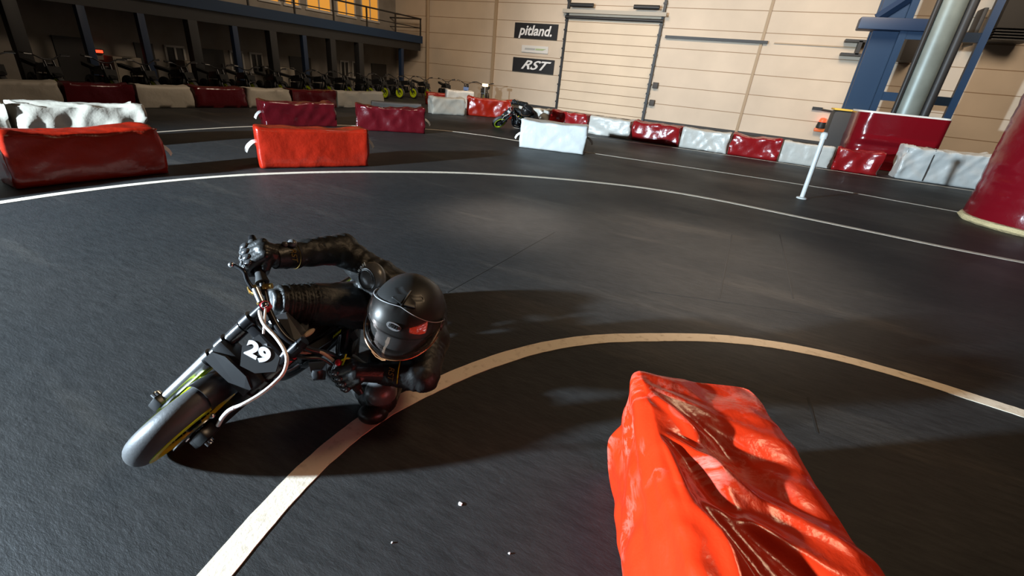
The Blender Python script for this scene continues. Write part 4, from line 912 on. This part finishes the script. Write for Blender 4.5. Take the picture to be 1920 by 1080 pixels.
hbuild(MB().add([HM @ (V((p.x * .90, p.y * .90, p.z * .88))) for p in [hpt(a, e) for e in lin(-60, 89, 20) for a in lin(-180, 175, 40)]], [(i * 41 + q, i * 41 + q + 1, (i + 1) * 41 + q + 1, (i + 1) * 41 + q) for i in range(20) for q in range(40)]), 'liner', M['liner'], helm)
vport = lambda a, e: abs(a) < 92 and -20 - 6 * (1 - abs(a) / 92) < e < (50 - 32 * (abs(a) / 92) ** 1.4)
vz = hbuild(patch(lin(-92, 92, 60), lin(-27, 51, 46), vport, .0085, .0022), 'visor', M['visor'], helm, 60)
def rim_curve(fn, azs, off, r): return MB().tube([HM @ hpt(a, fn(a), off) for a in azs], r, 6)
hbuild(rim_curve(lambda a: -20.5 - 6 * (1 - abs(a) / 92), lin(-92, 92, 50), .0085, .0020), 'visor_edge', M['visoredge'], vz)
hbuild(rim_curve(lambda a: (50 - 32 * (abs(a) / 92) ** 1.4), lin(-92, 92, 50), .0085, .0013), 'visor_edge', M['badge'], vz)
for a in (-93, 93): hbuild(MB().lathe([(.022, 0), (.024, .005), (.018, .010)], HM @ hpt(a, 8, .002), HM @ hpt(a, 8).normalized(), 20), 'visor_pivot', M['blackplastic'], helm)
# brow vents: two shallow scoops with a centre spine
for s in (-1, 1):
    hbuild(MB().hexa([HM @ hpt(s * 3, 53, .001), HM @ hpt(s * 30, 53, .001), HM @ hpt(s * 30, 62, .001), HM @ hpt(s * 4, 70, .001)], [HM @ hpt(s * 4, 54, .010), HM @ hpt(s * 27, 54, .010), HM @ hpt(s * 27, 60, .004), HM @ hpt(s * 5, 68, .004)]), 'brow_vent', M['helmet'], helm)
hbuild(MB().tube([HM @ hpt(0, e, .003) for e in lin(51, 78, 12)], [.0035] * 13, 6), 'centre_spine', M['blackplastic'], helm)
# oval badge with the maker's lettering on the brow, seen through the visor
bc_ = hpt(3, 25, .0035); bn_ = (hpt(5, 25) - hpt(1, 25)).cross(hpt(3, 27) - hpt(3, 23)).normalized(); bx_ = V((1, 0, 0)); bx_ = (bx_ - bn_ * bx_.dot(bn_)).normalized(); by_ = bn_.cross(bx_)
hbuild(MB().add([HM @ (bc_ + bx_ * .025 * math.cos(q) + by_ * .0125 * math.sin(q) + bn_ * (o - 3.2 * (.025 * math.cos(q)) ** 2)) for o in (-.003, .0012) for q in [2 * math.pi * i / 32 for i in range(32)]], [tuple(range(32))[::-1], tuple(range(32, 64))] + [(i, (i + 1) % 32, 32 + (i + 1) % 32, 32 + i) for i in range(32)]), 'oval_badge', M['badge'], helm)
hbuild(MB().text('BELL', .0145, HM @ (bc_ + bn_ * .0026), HM @ bx_, HM @ by_, .003, 0, .0004, 1.1), 'badge_lettering', M['ink'], helm)
# eye-port gasket, chin vent
hbuild(MB().tube([HM @ hpt(a, 11.5 - (abs(a) / 74) ** 2 * 4, .001) for a in lin(-74, 74, 40)] , .0028, 6), 'eyeport_gasket', M['blackplastic'], helm)
hbuild(MB().tube([HM @ hpt(a, -15.5 - 4 * (1 - abs(a) / 74), .001) for a in lin(-74, 74, 40)], .0028, 6), 'eyeport_gasket', M['blackplastic'], helm)
hbuild(MB().hexa([HM @ hpt(-11, -31, .0), HM @ hpt(11, -31, .0), HM @ hpt(14, -40, .0), HM @ hpt(-14, -40, .0)], [HM @ hpt(-8, -32, .008), HM @ hpt(8, -32, .008), HM @ hpt(11, -39, .008), HM @ hpt(-11, -39, .008)]), 'chin_vent', M['blackplastic'], helm)
hbuild(MB().tube([HM @ hpt(-14, -26, .010), HM @ hpt(-7, -29.5, .012), HM @ hpt(2, -29, .012), HM @ hpt(6, -27, .010)], .0030, 6), 'visor_tab', M['visoredge'], helm)
# ------------------------------------------------------------------ far rider on the track (same kind of machine and rider)
def far_copy(src, label, cat, T):
    c = copy_tree(src); c.matrix_world = T @ src.matrix_basis
    c['label'] = label; c['category'] = cat
    return c
ang = math.atan2(10.75, -5.75) - math.atan2(BC.y, BC.x)
T = Matrix.Translation((-6.02, 10.75, 0)) @ Matrix.Rotation(ang, 4, 'Z') @ Matrix.Translation((-BC.x, -BC.y, 0))
far_copy(bike, 'second black motorcycle with a neon yellow wheel, leaning far back by the red barrier', 'motorcycle', T)
far_copy(rider, 'distant rider all in black crouched left of the single white barrier', 'person', T)

# ------------------------------------------------------------------ parked motorcycles behind the left row
def parked(paint):
    r = empty('parked_motorcycle')
    for x, yel in ((.52, True), (-.52, False)):
        wname = 'front_wheel' if yel else 'rear_wheel'
        wl = MB().lathe([(.13, -.03), (.15, -.045), (.19, -.045), (.205, -.02), (.205, .02), (.19, .045), (.15, .045), (.13, .03)], (x, 0, .205), (0, 1, 0), 24, closed=True).build(wname, M['tyre'], r)
        b = MB().lathe([(.10, -.048), (.165, -.05), (.165, .05), (.10, .048)], (x, 0, .205), (0, 1, 0), 24, closed=True)
        for k in range(5): a = k * 1.257; b.tube([(x + .02 * math.cos(a), 0, .205 + .02 * math.sin(a)), (x + .13 * math.cos(a), 0, .205 + .13 * math.sin(a))], .018, 6)
        b.build('rim', M['yellow'] if yel else M['blackmetal'], wl)
    for y in (-.07, .07): MB().tube([(.53, y, .2), (.33, y, .68)], .024, 8).build('fork_leg', M['blackmetal'], r)
    MB().prism([(.62, -.06, .41), (.62, .06, .41), (.38, .06, .50), (.38, -.06, .50)], (0, 0, .02))  .build('front_mudguard', paint if paint is not M['yellow'] else M['blackplastic'], r, smooth=False)
    MB().prism([(.50, -.10, .42), (.50, .10, .42), (.44, .11, .58), (.44, -.11, .58)], (.02, 0, .006)).build('number_plate', paint if paint is not M['yellow'] else M['grip'], r, smooth=False)
    MB().hexa([(.28, -.07, .48), (.28, .07, .48), (-.1, .09, .44), (-.1, -.09, .44)], [(.24, -.06, .64), (.24, .06, .64), (-.1, .06, .60), (-.1, -.06, .60)]).build('fuel_tank', M['blackplastic'], r, smooth=False)
    MB().hexa([(-.1, -.08, .52), (-.1, .08, .52), (-.68, .06, .58), (-.68, -.06, .58)], [(-.1, -.07, .58), (-.1, .07, .58), (-.72, .05, .66), (-.72, -.05, .66)]).build('seat', M['grip'], r, smooth=False)
    MB().box((.02, 0, .30), (.30, .2, .24), bev=.04).build('engine', M['blackmetal'], r)
    f = MB()
    for y in (-.06, .06): f.tube([(.34, y * .6, .62), (.2, y, .22), (-.2, y, .2), (-.2, y, .5), (.3, y * .6, .56)], .016, 6); f.tube([(-.2, y * 1.2, .26), (-.52, y * 1.2, .205)], .02, 6)
    f.build('frame', M['blackmetal'], r)
    MB().curve([(.24, -.36, .80), (.27, -.2, .77), (.31, -.08, .71), (.31, .08, .71), (.27, .2, .77), (.24, .36, .80)], .013, 8, seg=4).build('handlebar', M['blackmetal'], r)
    for s in (-1, 1): MB().tube([(.27, s * .24, .79), (.24, s * .38, .81)], .02, 8).build('grip', M['grip'], r); MB().tube([(.30, s * .22, .78), (.36, s * .36, .79)], .008, 6).build('lever', M['silver'], r)
    MB().tube([(-.1, .08, .2), (-.22, .22, .01)], .012, 6).build('side_stand', M['blackmetal'], r)
    return r
base = parked(M['yellow']); blue = parked(M['bluebike'])
rp = random.Random(11); nth = ['first', 'second', 'third', 'fourth', 'fifth', 'sixth', 'seventh', 'eighth', 'ninth', 'tenth', 'eleventh', 'twelfth', 'thirteenth', 'fourteenth', 'fifteenth', 'sixteenth']
yy = [3.0, 3.85, 4.7, 5.6, 6.45, 7.3, 8.15, 9.0, 9.85, 10.7, 11.55, 12.4, 13.3, 14.15, 15.0, 15.85]
for i, y in enumerate(yy):
    o = base if i == 0 else copy_tree(base)
    o.location = (-13.25 + rp.uniform(-.1, .1), y, 0); o.rotation_euler = (R_(rp.uniform(-4, 2)), 0, R_(rp.uniform(-5, 5)))
    tag(o, 'parked black minibike with neon yellow front behind the far left row, %s from the left' % nth[i], 'motorcycle', 'minibikes parked in a row')
for i, (x, y, a, src) in enumerate([(-13.1, 16.75, -20, base), (-12.6, 17.7, -35, base), (-11.6, 17.9, -60, blue), (-10.9, 18.3, -70, base)]):
    o = src if src is blue else copy_tree(base)
    o.location = (x, y, 0); o.rotation_euler = (0, 0, R_(a))
    tag(o, ['parked black minibike just left of the rear red and white barriers', 'parked black minibike between the yellow fronted ones and the blue one', 'parked minibike with bright blue plastic by the back wall', 'last parked black minibike, nearest the glowing post lamp'][i], 'motorcycle', 'minibikes parked by the back wall')
